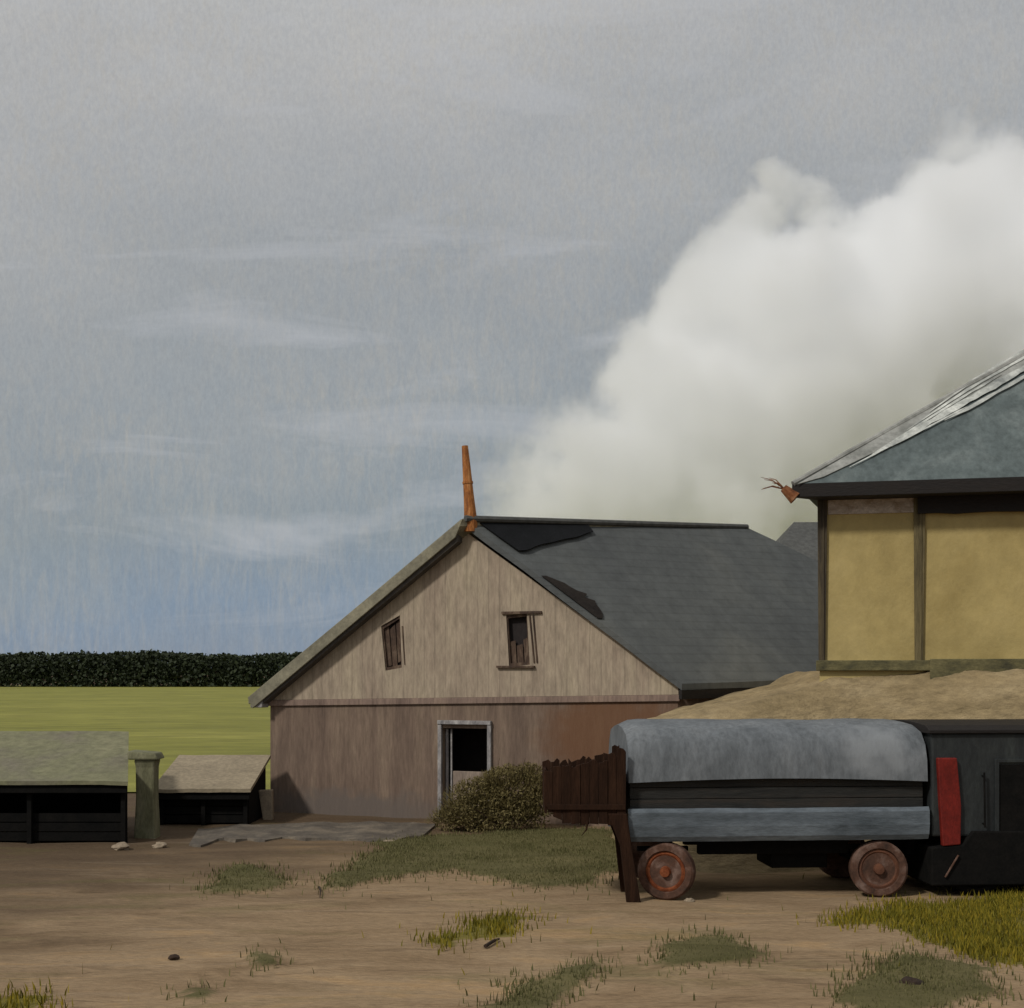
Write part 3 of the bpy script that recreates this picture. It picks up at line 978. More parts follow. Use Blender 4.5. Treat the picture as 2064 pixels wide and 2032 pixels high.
def build_cabin():
    W, D = 9.0, 4.0
    zb = 3.18
    ze = ch_(1655, 1000)[1]
    t = thing('signal_cabin', 'yellow walled cabin with grey hipped roof standing on the earth bank', 'cabin', cp(W / 2, 2.7, -D / 2))
    mb = MB()
    mb.box(cp(0, 2.3), CE * W, -CN * D, Vector((0, 0, ze - 2.3 + 0.2)))
    mb.build('wall', M['yellow'], t)
    # posts
    for (px0, px1, mt, nm) in ((1650, 1668, 'post_dark', 'corner'), (1844, 1866, 'post', 'mid')):
        s0, s1 = ch_(px0, 1200, .06)[0], ch_(px1, 1200, .06)[0]
        mb = MB()
        mb.prism([cp(s0, zb, .06), cp(s0 + (s1 - s0) * .75, zb, .06), cp(s1, ze + .04, .06), cp(s0 - .02, ze + .04, .06)], -CN * 0.1)
        mb.prism([cp(s0 + (s1 - s0) * .45, zb, .08), cp(s0 + (s1 - s0) * .62, zb, .08), cp(s0 + (s1 - s0) * .66, ze, .08), cp(s0 + (s1 - s0) * .4, ze, .08)], -CN * 0.03)
        mb.build('post', M[mt], t, bevel=0.006)
    for s in (4.15, 6.6, 8.92):
        mb = MB()
        mb.box(cp(s - .08, zb, .06), CE * .16, -CN * .1, Vector((0, 0, ze - zb)))
        mb.build('post', M['post'], t, bevel=0.006)
    # frieze (pale, first bay) and dark board (other bays)
    s0, s1 = ch_(1669, 1010, .05)[0], ch_(1843, 1010, .05)[0]
    z0, z1 = ch_(1700, 1036, .05)[1], ch_(1700, 1003, .05)[1]
    mb = MB()
    mb.box(cp(s0, z0, .03), CE * (s1 - s0), -CN * .05, Vector((0, 0, z1 - z0)))
    mb.build('frieze', M['frieze'], t)
    # eave: dark fascia box with overhang
    sl = ch_(1596, 985, 0.55)[0]
    oh = 0.55
    e0, e1 = ch_(1700, 1000, oh)[1], ch_(1700, 972, oh)[1]
    mb = MB()
    mb.prism([cp(sl, e0, oh), cp(W - sl, e0, oh), cp(W - sl, e0, -D - oh), cp(.1, e0, -D - .1), cp(.02, e0, 0)], Vector((0, 0, e1 - e0)))
    mb.build('eave', M['eave_black'], t, bevel=0.01)
    sd = ch_(1850, 1000, .12)[0]
    mb = MB()
    za, zb2 = ch_(1900, 1034, .12)[1], e0 - 0.002
    nn = 24
    for i in range(nn):
        a, b = sd + (W - sd) * i / nn, sd + (W - sd) * (i + 1) / nn
        j0 = 0.03 * mnoise.noise((i * .8, 0, 0))
        j1 = 0.03 * mnoise.noise((i * .8 + .8, 0, 0))
        mb.prism([cp(a, za + j0, .12), cp(b, za + j1, .12), cp(b, zb2, .12), cp(a, zb2, .12)], -CN * 0.09)
    mb.build('valance', M['eave_black'], t)
    # rusty gutter end
    mb = MB()
    g0 = cp(sl - 0.10, e0 - 0.03, oh - 0.05)
    mb.tube([g0 + Vector((0, 0, .2)) - CE * .04, g0 + CE * 0.16 + Vector((0, 0, .02))], [0.07, 0.12], 10)
    gut = mb.build('gutter_end', M['eave_rust'], t)
    mb = MB()
    for k in range(9):
        p0 = g0 + Vector((0, 0, .18)) - CE * .02
        p1 = p0 + CE * rnd.uniform(-.42, -.05) + Vector((0, 0, rnd.uniform(0.0, .26))) + CN * rnd.uniform(-.1, .1)
        mb.tube([p0, p0.lerp(p1, .55) + Vector((0, 0, .05)), p1], [.012, .009, .004], 5)
    mb.build('straw_wisp', M['eave_rust'], gut)
    # hipped roof
    z1 = e1
    FL, FR = cp(sl + .02, z1, oh), cp(W - sl, z1, oh)
    BL, BR = cp(.1, z1, -D - .1), cp(W - sl, z1, -D - oh)
    hd = D / 2
    Pc = CO - CN * hd
    rs = hit(2110, 690, Pc, CN)
    RS = rs
    RE_ = cp(W - (rs - CO).dot(CE), rs.z, -hd)
    # keep the far hip beyond the near one
    if (RE_ - RS).dot(CE) < 0.3:
        RE_ = RS + CE * 0.6
    mb = MB()
    mb.add([FL, FR, BR, BL, RS, RE_], [(0, 1, 5, 4), (1, 2, 5), (2, 3, 4, 5), (3, 0, 4), (3, 2, 1, 0)])
    roof = mb.build('roof', M['roof_teal'], t)
    # flashing band along the front-left hip, lying on the front slope, and its painted highlight
    fn = (FR - FL).cross(RS - FL).normalized()
    if fn.z < 0:
        fn = -fn

    def fpt(px, py, lift):
        return hit(px, py, FL + fn * lift, fn)
    band = [fpt(1607, 977, .012), fpt(1660, 962, .012), fpt(1760, 914, .012), fpt(1900, 838, .012), fpt(2085, 733, .012), fpt(2104, 694, .012), fpt(1900, 808, .012)]
    mb = MB()
    mb.prism(band, fn * 0.014)
    mb.build('hip_flashing', M['roof_edge'], roof)
    # several broken pale strokes along the hip: roof highlight put in as colour
    mb = MB()
    for si, (fa, fb, oy, w0) in enumerate(((0.0, 1.0, 0, 13), (.12, .8, -13, 4), (.3, 1.0, -22, 5), (.22, .62, 12, 3), (.5, 1.0, 17, 6), (.42, .7, -32, 3), (.62, 1.0, -36, 4))):
        n_ = 30
        lo, hi = [], []
        for i in range(n_ + 1):
            f = fa + (fb - fa) * i / n_
            px = 1712 + (2096 - 1712) * f
            yc = float(np.interp(px, [1712, 1760, 1900, 2000, 2100], [942, 917, 836, 779, 722])) + oy * min(1, f * 1.6)
            e_ = min(1, i / 8, (n_ - i) / 4 + (fb > .99))
            wdt = (.8 + w0 * e_ * min(1, .4 + f)) * (1 + .6 * mnoise.noise((f * 15, si * 3.3, 1)))
            hi.append(fpt(px, yc - wdt * .5, .034 + .002 * si))
            lo.append(fpt(px, yc + wdt * .5, .034 + .002 * si))
        for i in range(n_):
            mb.prism([lo[i], lo[i + 1], hi[i + 1], hi[i]], fn * 0.004)
    mb.build('hip_highlight', M['roof_white'], roof)
    mb = MB()
    mb.tube([FL, RS], [0.05, 0.06], 8)
    mb.build('hip_roll', M['roof_edge'], roof)
    # base: sill and skirt shadow
    z_a, z_b = ch_(1700, 1352, .1)[1], ch_(1700, 1331, .1)[1]
    mb = MB()
    mb.box(cp(-.06, z_a, .1), CE * (W + .12), -CN * .12, Vector((0, 0, z_b - z_a)))
    mb.build('sill', M['skirt'], t, bevel=0.015)
    s2 = ch_(1875, 1340, .2)[0]
    mb = MB()
    mb.box(cp(s2, z_a - .22, .2), CE * (W - s2), -CN * .1, Vector((0, 0, z_b - z_a + .24)))
    sk = mb.build('skirt', M['skirt'], t, bevel=0.015)
    mb = MB()
    mb.box(cp(s2 + .95, z_a - .4, .32), CE * (W - s2 - 1), -CN * .12, Vector((0, 0, .3)))  # black strip standing in for the cabin's shadow on the bank
    mb.build('skirt_shadow', M['eave_black'], t, bevel=0.02)


build_cabin()

# ------------------------------------------------------------------ wagon and engine
WO = Vector((2.09, 17.9, 0))
WA = Vector((0.9976, 0.07, 0)).normalized()
WN = Vector((-WA.y, WA.x, 0))       # away from the camera


def wp(s, z, d=0.0):
    return WO + WA * s + Vector((0, 0, z)) + WN * d


def wheel(parent, c, ax, r, w, rim_m, label=None, tyre_m=None):
    """ax points outwards"""
    ax = Vector(ax).normalized()
    mb = MB()
    prof = [(-w / 2, r * .6), (-w / 2, r * .93), (-w * .36, r), (w * .36, r), (w / 2, r * .93), (w / 2, r * .74), (w * .3, r * .7)]
    mb.lathe(c, ax, prof, 36)
    wh = mb.build('wheel', tyre_m or M['tyre'], parent)
    if label:
        wh['label'] = label
    mb = MB()
    mb.lathe(c, ax, [(w * .1, r * .70), (w * .34, r * .70), (w * .38, r * .62), (w * .2, r * .5), (w * .24, r * .2), (w * .62, r * .17), (w * .66, r * .06)], 32)
    mb.build('rim', rim_m, wh)
    return wh


def build_wagon():
    s0, s1 = -0.53, 3.58
    D = 1.85
    t = thing('wagon', 'low blue grey wagon with black side boards on rusty wheels', 'wagon', wp(1.6, 0, D / 2))
    # canvas cover with a rounded top; its lower edge bows up in the middle
    prof = [(-.02, 1.60), (0.0, 1.9), (0.06, 2.12), (0.22, 2.29), (0.55, 2.37), (D / 2, 2.40), (D - .55, 2.37), (D - .22, 2.29), (D - .06, 2.12), (D, 1.9), (D + .02, 1.60)]
    n = 30
    vs, fs = [], []
    m = len(prof)
    for i in range(n + 1):
        f = i / n
        s = s0 + (s1 - s0) * f
        bow = 0.05 * math.sin(math.pi * f)
        rnd_end = min(1.0, 0.90 + 0.10 * math.sqrt(min(1, f / .05, 1e9)) if f < .05 else 1.0)
        rnd_end = min(rnd_end, 0.93 + 0.07 * min(1, (1 - f) / .05))
        for j, (d, z) in enumerate(prof):
            zz = 1.6 + (z - 1.6) * rnd_end
            if j in (0, m - 1):
                zz += bow - 0.02
            zz += 0.018 * mnoise.noise((s * 1.6, d * 2, z * 2)) * (z > 1.7)
            dd = d + 0.015 * mnoise.noise((s * 2, z * 3, 5))
            vs.append(wp(s, zz, dd))
    for i in range(n):
        for j in range(m - 1):
            fs.append((i * m + j, i * m + j + 1, (i + 1) * m + j + 1, (i + 1) * m + j))
    fs.append(tuple(range(m)))
    fs.append(tuple(reversed(range(n * m, (n + 1) * m))))
    mb = MB()
    mb.add(vs, fs)
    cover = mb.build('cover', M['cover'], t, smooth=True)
    ends = [set(p.vertices) for p in cover.data.polygons if len(p.vertices) > 4]
    for e in cover.data.edges:
        if any(e.vertices[0] in k and e.vertices[1] in k for k in ends):
            e.use_edge_sharp = True
    # black side boards, set back under the cover
    for d0 in (0.07, D - 0.13):
        mb = MB()
        for k in range(3):
            za = 1.20 + k * 0.155
            mb.box(wp(s0 + .03, za, d0 + .006 * k), WA * (s1 - s0 - .06), WN * .06, Vector((0, 0, .148 if k < 2 else .175)))
        mb.build('side_board', M['black_board'], t, bevel=0.008)
    for s in (s0 + .03, s1 - .09):
        mb = MB()
        mb.box(wp(s, 1.2, .14), WA * .06, WN * (D - .28), Vector((0, 0, .46)))
        mb.build('end_board', M['black_board'], t)
    # blue grey steel side with rolled lower lip
    for sgn, d0 in ((1, -0.03), (-1, D + 0.03)):
        prof2 = [(0.0, 1.235), (-.035, 1.18), (-.04, 1.0), (-.02, 0.86), (0.02, 0.79), (0.08, 0.785), (0.08, 1.22)]
        vs, fs = [], []
        m2 = len(prof2)
        for i in range(17):
            f = i / 16
            s = s0 - .01 + (s1 - s0 + .02) * f
            for (d, z) in prof2:
                vs.append(wp(s, z + .01 * mnoise.noise((s * 1.5, 0, z)), d0 + sgn * d))
        for i in range(16):
            for j in range(m2):
                j2 = (j + 1) % m2
                fs.append((i * m2 + j, i * m2 + j2, (i + 1) * m2 + j2, (i + 1) * m2 + j))
        fs.append(tuple(range(m2)))
        fs.append(tuple(range(16 * m2, 17 * m2)))
        mb = MB()
        mb.add(vs, fs)
        mb.build('side_sill', M['skirt_blue'], t)
    mb = MB()
    mb.box(wp(s0 + .02, .82, .06), WA * (s1 - s0 - .04), WN * (D - .12), Vector((0, 0, .38)))
    mb.build('floor_pan', M['under'], t)
    # under frame
    for d in (.35, D - .5):
        mb = MB()
        mb.box(wp(.5, .56, d), WA * 2.1, WN * .14, Vector((0, 0, .26)))
        mb.build('chassis_beam', M['under'], t, bevel=0.01)
    mb = MB()
    mb.box(wp(1.55, .34, .5), WA * .8, WN * .8, Vector((0, 0, .25)))
    mb.build('tool_box', M['under'], t, bevel=0.02)
    r = .385
    for s in (0.0, 2.93):
        mb = MB()
        mb.tube([wp(s, r, .15), wp(s, r, D - .15)], [.055, .055], 10)
        mb.build('axle', M['under'], t)
        mb = MB()
        mb.box(wp(s - .35, .62, .32), WA * .7, WN * .08, Vector((0, 0, .06)))
        mb.box(wp(s - .25, .56, .32), WA * .5, WN * .08, Vector((0, 0, .055)))
        mb.build('leaf_spring', M['under'], t)
    out = -WN
    lf = (Matrix.Rotation(R(-24), 3, 'Z') @ out)
    wheel(t, wp(0, r, .06), lf, r, .2, M['rust_rim'], 'front wheel turned outwards with a bright rusty rim')
    wheel(t, wp(2.93, r, .1), (Matrix.Rotation(R(-10), 3, 'Z') @ out), r, .2, M['brown_rim'], 'rear wheel with a dull brown rim')
    wheel(t, wp(.05, r, D - .12), WN, r, .2, M['brown_rim'])
    wheel(t, wp(2.93, r, D - .12), WN, r, .2, M['brown_rim'])


build_wagon()


def build_engine():
    s0, s1 = 3.64, 7.3
    D = 1.9
    t = thing('engine', 'black engine with a red upright panel coupled behind the wagon', 'engine', wp(5.8, 0, D / 2))
    # cab body with a gently arched roof
    prof = [(0.0, .82), (0.0, 2.22), (.12, 2.30), (.5, 2.33), (D / 2, 2.34), (D - .5, 2.33), (D - .12, 2.30), (D, 2.22), (D, .82)]
    mb = MB()
    mb.prism([wp(s0, z, d) for d, z in prof], WA * (s1 - s0))
    mb.build('cab', M['cab'], t, bevel=0.03)
    mb = MB()
    rp = [(-.05, 2.23), (-.05, 2.28), (.1, 2.34), (.5, 2.37), (D / 2, 2.38), (D - .5, 2.37), (D - .1, 2.34), (D + .05, 2.28), (D + .05, 2.23)]
    mb.prism([wp(s0 - .05, z, d) for d, z in rp], WA * (s1 - s0 + .1))
    mb.build('roof', M['eave_black'], t, bevel=0.01)
    # red panel on the near side
    mb = MB()
    mb.prism([wp(3.77, .70, -.075), wp(4.02, .72, -.075), wp(4.03, 1.25, -.075), wp(3.97, 1.90, -.075), wp(3.70, 1.90, -.075), wp(3.73, 1.3, -.075)], WN * .085)
    rpn = mb.build('door_panel', M['red'], t, bevel=0.015)
    rpn['label'] = 'bright red upright panel'
    # dark doorway with a raised frame
    mb = MB()
    mb.box(wp(4.58, .85, -.004), WA * .75, WN * .03, Vector((0, 0, .95)))
    mb.build('doorway', M['under'], t)
    mb = MB()
    for (a, b, w_, h_) in ((4.52, .86, .06, 1.02), (5.33, .86, .06, 1.02), (4.58, 1.83, .75, .05)):
        mb.box(wp(a, b, -.03), WA * w_, WN * .035, Vector((0, 0, h_)))
    mb.build('doorway_frame', M['cab'], t, bevel=0.006)
    mb = MB()
    mb.tube([wp(4.36, .95, -.07), wp(4.35, 1.7, -.07)], [.014, .014], 8)
    mb.tube([wp(4.36, 1.0, -.07), wp(4.36, 1.0, .02)], [.012, .012], 6)
    mb.tube([wp(4.35, 1.65, -.07), wp(4.35, 1.65, .02)], [.012, .012], 6)
    mb.build('handrail', M['under'], t)
    # low black running gear
    mb = MB()
    mb.prism([wp(s0 - .02, .16, -.06), wp(s1, .16, -.06), wp(s1, .86, -.06), wp(4.2, .90, -.06), wp(4.06, .72, -.06), wp(s0 - .02, .68, -.06)], WN * (D + .12))
    mb.build('running_board', M['under'], t, bevel=0.02)
    mb = MB()
    mb.box(wp(s0 + .1, .12, .12), WA * (s1 - s0 - .3), WN * (D - .24), Vector((0, 0, .32)))
    mb.build('chassis', M['under'], t, bevel=0.02)
    mb = MB()
    mb.tube([wp(3.80, .28, -.08), wp(3.98, .58, -.09)], [.014, .014], 8)
    mb.build('brake_lever', M['tyre'], t)
    mb = MB()
    mb.box(wp(s0 - .14, .5, .55), WA * .14, WN * .7, Vector((0, 0, .2)))
    mb.build('coupling', M['under'], t)
    for s in (4.3, 5.4, 6.5):
        for d, ax in ((.12, -WN), (D - .12, WN)):
            wheel(t, wp(s, .38, d), ax, .38, .14, M['under'], None, M['under'])


build_engine()

# ------------------------------------------------------------------ left shelters, pillar, kerbs


def shelter(name_label, x0, x1, Y0, ye, yb, dep, roofm, cat='shelter', lean=0.0, x1b=None):
    x1b = x1 if x1b is None else x1b
    t = thing('open_shelter', name_label, cat, Vector(((x0 + x1) / 2, Y0 + dep / 2, 0)), group='low open shelters left of the barn')
    # lean-to roof
    th = Vector((0, 0, -.07))
    n = 14
    mb = MB()
    top = []
    for i in range(n + 1):
        f = i / n
        x = x0 + (x1 - x0) * f
        xb = x0 + (x1b - x0) * f
        jf = .025 * mnoise.noise((x * 1.7, 0, 1))
        top.append((Vector((x, Y0 - .25 + lean * f, ye + jf)), Vector((xb, Y0 + dep + .15, yb + jf * .6))))
    vs, fs = [], []
    for a, b in top:
        vs += [a, b, a + th, b + th]
    for i in range(n):
        a, b = i * 4, i * 4 + 4
        fs += [(a, a + 1, b + 1, b), (a + 2, b + 2, b + 3, a + 3), (a, b, b + 2, a + 2), (a + 1, a + 3, b + 3, b + 1)]
    fs += [(0, 2, 3, 1), (n * 4, n * 4 + 1, n * 4 + 3, n * 4 + 2)]
    mb.add(vs, fs)
    mb.build('roof', roofm, t)
    # dark edge board below the eave
    mb = MB()
    mb.box((x0 + .03, Y0 - .2, ye - .22), (x1 - x0 - .06, 0, 0), (0, .04, 0), (0, 0, .13))
    mb.build('eave_board', M['under'], t, bevel=.01)
    # back and side walls, interior shade painted in as black
    w = .06
    mb = MB()
    mb.box((x0 + .08, Y0 + dep - w, -.1), (x1b - x0 - .16, 0, 0), (0, w, 0), (0, 0, yb - .02))
    mb.build('back_wall', M['under'], t)
    for x, xb in ((x0 + .08, x0 + .08), (x1 - .08 - w, x1b - .08 - w)):
        mb = MB()
        mb.prism([(x, Y0, -.1), (xb, Y0 + dep - w - .002, -.1), (xb, Y0 + dep - w - .002, yb - .13), (x, Y0, ye - .05)], (w, 0, 0))
        mb.build('side_wall', M['under'], t)
    nb = max(2, int((x1 - x0) / 1.6))
    for i in range(nb + 1):
        x = x0 + .1 + (x1 - x0 - .28) * i / nb
        mb = MB()
        mb.box((x, Y0 - .08, -.05), (.08, 0, 0), (0, .08, 0), (0, 0, ye - .06))
        mb.build('post', M['under'], t)
    # boards across the lower front, black to stand in for the shaded opening
    mb = MB()
    for k in range(3):
        mb.box((x0 + .12, Y0 + .02, .04 + k * .17), (x1 - x0 - .24, 0, 0), (0, .03, 0), (0, 0, .15))
    mb.build('front_shade_board', M['under'], t)
    return t


YA_ = 23.8
shelter('wide low black shelter with a grey green roof at the yard edge', P(-520, 0, YA_).x, P(266, 0, YA_).x, YA_, P(0, 1572, YA_).z, P(0, 1474, YA_ + 2.6).z, 2.5, M['shelter_roof'], lean=0.0, x1b=P(258, 0, YA_ + 2.6).x)
YB_ = 26.6
shelter('small low black shelter with a tan roof beside the barn corner', P(312, 0, YB_).x, P(510, 0, YB_).x, YB_, P(0, 1588, YB_).z, P(0, 1522, YB_ + 1.9).z, 1.8, M['shelter_tan'])


def build_pillar():
    Y = 24.7
    b = P(297, 1685, Y)
    b.z = 0
    t = thing('gate_post', 'thick mossy green post standing between the two low shelters', 'post', b)
    mb = MB()
    w = .33
    zt = P(0, 1530, Y).z
    pr = [(-.05, .21), (.0, .2), (zt * .5, .17), (zt * .9, .175), (zt, .20)]
    vs, fs = [], []
    for z, h in pr:
        vs += [b + Vector((-h, -h, z)), b + Vector((h, -h, z)), b + Vector((h, h, z)), b + Vector((-h, h, z))]
    for i in range(len(pr) - 1):
        for k in range(4):
            k2 = (k + 1) % 4
            fs.append((i * 4 + k, i * 4 + k2, i * 4 + 4 + k2, i * 4 + 4 + k))
    fs += [(0, 3, 2, 1), tuple(range(len(vs) - 4, len(vs)))]
    mb.add(vs, fs)
    mb.build('shaft', M['pillar'], t, bevel=.03)
    mb = MB()
    mb.prism([b + Vector((-.30, -.25, zt)), b + Vector((.27, -.25, zt)), b + Vector((.2, -.22, zt + .12)), b + Vector((-.32, -.22, zt + .16))], (0, .5, 0))
    mb.build('cap', M['pillar'], t, bevel=.03)


build_pillar()


def build_small_post():
    Y = 27.6
    b = P(536, 1650, Y)
    b.z = 0
    mb = MB()
    zt = P(0, 1592, Y).z
    mb.prism([b + Vector((-.16, 0, zt * .98)), b + Vector((.13, 0, zt)), b + Vector((.14, 0, -.1)), b + Vector((-.05, 0, -.1)), b + Vector((-.12, 0, zt * .5))], (0, .16, 0))
    for v in mb.v:
        v -= b
    o = mb.build('stub_post', M['stone'], bevel=.02)
    o.location = b
    tag(o, 'short pale tan post leaning at the barn corner', 'post')


build_small_post()


def build_kerb():
    # worn grey paving strip in front of the barn and the small shelter
    pts_f = [(380, 1705), (480, 1696), (600, 1693), (700, 1696), (770, 1700), (850, 1690)]
    pts_b = [(400, 1676), (500, 1668), (600, 1664), (700, 1662), (800, 1662), (880, 1666)]
    mb = MB()
    n = 40
    vs, fs = [], []
    fx = [p[0] for p in pts_f]
    bx_ = [p[0] for p in pts_b]
    for i in range(n + 1):
        f = i / n
        xa = fx[0] + (fx[-1] - fx[0]) * f
        ya = np.interp(xa, fx, [p[1] for p in pts_f]) + 9 * mnoise.noise((f * 11, 0, 0))
        xb = bx_[0] + (bx_[-1] - bx_[0]) * f
        yb = np.interp(xb, bx_, [p[1] for p in pts_b]) + 2 * mnoise.noise((f * 14, 5, 0))
        a, b = G(xa, ya), G(xb, yb)
        h = .035 + .03 * mnoise.noise((f * 9, 0, 4))
        vs += [a + Vector((0, 0, -.05)), a + Vector((0, .05, h)), b + Vector((0, 0, h + .02)), b + Vector((0, 0, -.05))]
    for i in range(n):
        for k in range(3):
            fs.append((i * 4 + k, i * 4 + k + 1, i * 4 + 5 + k, i * 4 + 4 + k))
    fs += [(0, 1, 2, 3), tuple(range(n * 4, n * 4 + 4))]
    mb.add(vs, fs)
    o = mb.build('paved_strip', M['kerb'])
    tag(o, 'worn grey paved strip along the foot of the barn', 'pavement', kind='structure')


build_kerb()


def rock(px, py, r, label, m, group, sq=.5):
    c = G(px, py)
    bm = bmesh.new()
    bmesh.ops.create_icosphere(bm, subdivisions=3, radius=1)
    sd = rnd.uniform(0, 50)
    for v in bm.verts:
        k = 1 + .35 * mnoise.noise(v.co * 1.4 + Vector((sd, 0, 0))) + .12 * mnoise.noise(v.co * 4 + Vector((sd, 3, 0)))
        v.co = Vector((v.co.x * r * k, v.co.y * r * k * .8, v.co.z * r * k * sq))
    me = bpy.data.meshes.new('stone')
    bm.to_mesh(me)
    bm.free()
    me.materials.append(m)
    o = bpy.data.objects.new('stone', me)
    C.objects.link(o)
    o.location = c + Vector((0, 0, r * sq * .45))
    tag(o, label, 'stone', group)
    return o


rock(245, 1712, .16, 'pale tan stone at the foot of the mossy post, the left one', M['stone'], 'stones in the yard')
rock(322, 1708, .12, 'pale tan stone just right of the mossy post foot', M['stone'], 'stones in the yard')
rock(350, 1932, .06, 'small brown stone lying on bare dirt at left', M['twig'], 'stones in the yard')
rock(1835, 1990, .13, 'dark clod of earth in the turf at lower right', M['twig'], 'stones in the yard')
rock(785, 1700, .14, 'pale flat stone at the right end of the paved strip', M['stone'], 'stones in the yard', .3)
rock(1390, 1818, .07, 'small pale stone beside the rusty front wheel', M['stone'], 'stones in the yard')


def twig(a, b, r, label):
    p, q = G(*a), G(*b)
    mb = MB()
    z = Vector((0, 0, .02))
    c = p
    mb.tube([p + z, p.lerp(q, .5) + z * 1.6 + Vector((.01, .02, 0)), q + z], [r, r * .9, r * .5], 7)
    for v in mb.v:
        v -= c
    o = mb.build('twig', M['twig'])
    o.location = c
    tag(o, label, 'twig', 'twigs on the dirt')


twig((978, 1911), (1006, 1896), .022, 'dark twig lying beside the yellow grass tuft')
twig((643, 1790), (645, 1812), .012, 'thin dark twig on bare dirt in front of the barn')


# ------------------------------------------------------------------ vegetation
def quads_mesh(name, P0, U, V, m, parent=None, base=Vector((0, 0, 0))):
    """P0 centres, U,V half extents: arrays (n,3) -> diamond leaf faces"""
    n = len(P0)
    b = np.array(base)
    v = np.stack([P0 - U, P0 - V * .9 + U * .1, P0 + U, P0 + V * .9 + U * .1], 1).reshape(-1, 3) - b
    idx = np.arange(4 * n).reshape(n, 4)
    me = bpy.data.meshes.new(name)
    me.from_pydata(v.tolist(), [], idx.tolist())
    me.materials.append(m)
    o = bpy.data.objects.new(name, me)
    C.objects.link(o)
    o.parent = parent
    return o


def rand_dirs(n):
    d = nr.normal(size=(n, 3))
    return d / np.linalg.norm(d, axis=1, keepdims=True)


def leaf_cloud(blobs, n, size, flat=0.0):
    """blobs: (centre, (rx,ry,rz)) ; leaves gathered in small clumps through the volume"""
    w = np.array([b[1][0] * b[1][1] * b[1][2] for b in blobs]) ** .7
    w /= w.sum()
    which = nr.choice(len(blobs), n, p=w)
    cen = np.array([tuple(b[0]) for b in blobs])[which]
    rad = np.array([b[1] for b in blobs])[which]
    d = rand_dirs(n)
    r = nr.uniform(0, 1, n) ** (1 / 2.2)
    p = cen + d * rad * r[:, None]
    nz = np.array([mnoise.noise(tuple(q * 2.6)) for q in p])
    keep = nz > -.28
    p = p[keep]
    m = len(p)
    u = rand_dirs(m)
    a = rand_dirs(m)
    v = np.cross(u, a)
    v /= np.linalg.norm(v, axis=1, keepdims=True) + 1e-9
    s = nr.uniform(.6, 1.35, m)[:, None] * size
    return p, u * s, v * s * .45


def build_olive_bush():
    Y = 25.6
    b = P(985, 1680, Y)
    b.z = 0
    t = thing('bush', 'loose olive bush growing in front of the barn door', 'bush', b)
    sc = Y / F
    bl = []
    for (px, py, rx, rz) in ((985, 1640, 92, 45), (1030, 1600, 70, 62), (960, 1610, 58, 45), (1066, 1575, 34, 40), (1010, 1580, 45, 35), (920, 1650, 48, 30), (1075, 1630, 40, 48)):
        bl.append((P(px, py, Y), (rx * sc, rx * sc * .62, rz * sc)))
    p, u, v = leaf_cloud(bl, 17000, .034)
    # fine upright sprays that soften the outline
    ns = 7000
    bx = nr.choice(len(bl), ns)
    cc = np.array([tuple(bl[i][0]) for i in bx])
    ra = np.array([bl[i][1] for i in bx])
    dr = rand_dirs(ns)
    dr[:, 2] = np.abs(dr[:, 2]) * 1.0 - .25
    pp = cc + dr * ra * nr.uniform(.8, 1.32, ns)[:, None]
    uu = dr * np.array([.5, .5, 1]) + np.array([0, 0, .5])
    uu /= np.linalg.norm(uu, axis=1, keepdims=True)
    vv = np.cross(uu, rand_dirs(ns))
    vv /= np.linalg.norm(vv, axis=1, keepdims=True) + 1e-9
    p, u, v = np.concatenate([p, pp]), np.concatenate([u, uu * .055]), np.concatenate([v, vv * .006])
    quads_mesh('foliage', p, u, v, M['olive_leaf'], t, b)
    mb = MB()
    for k in range(16):
        c = bl[k % len(bl)][0]
        e = c + Vector((rnd.uniform(-.4, .4), rnd.uniform(-.3, .3), rnd.uniform(.1, .5)))
        s = b + Vector((rnd.uniform(-.35, .35), rnd.uniform(-.15, .15), -.03))
        mb.tube([s, s.lerp(e, .5) + Vector((0, 0, .08)), e], [.016, .011, .004], 5)
    mb.build('stem', M['bark'], t)


build_olive_bush()


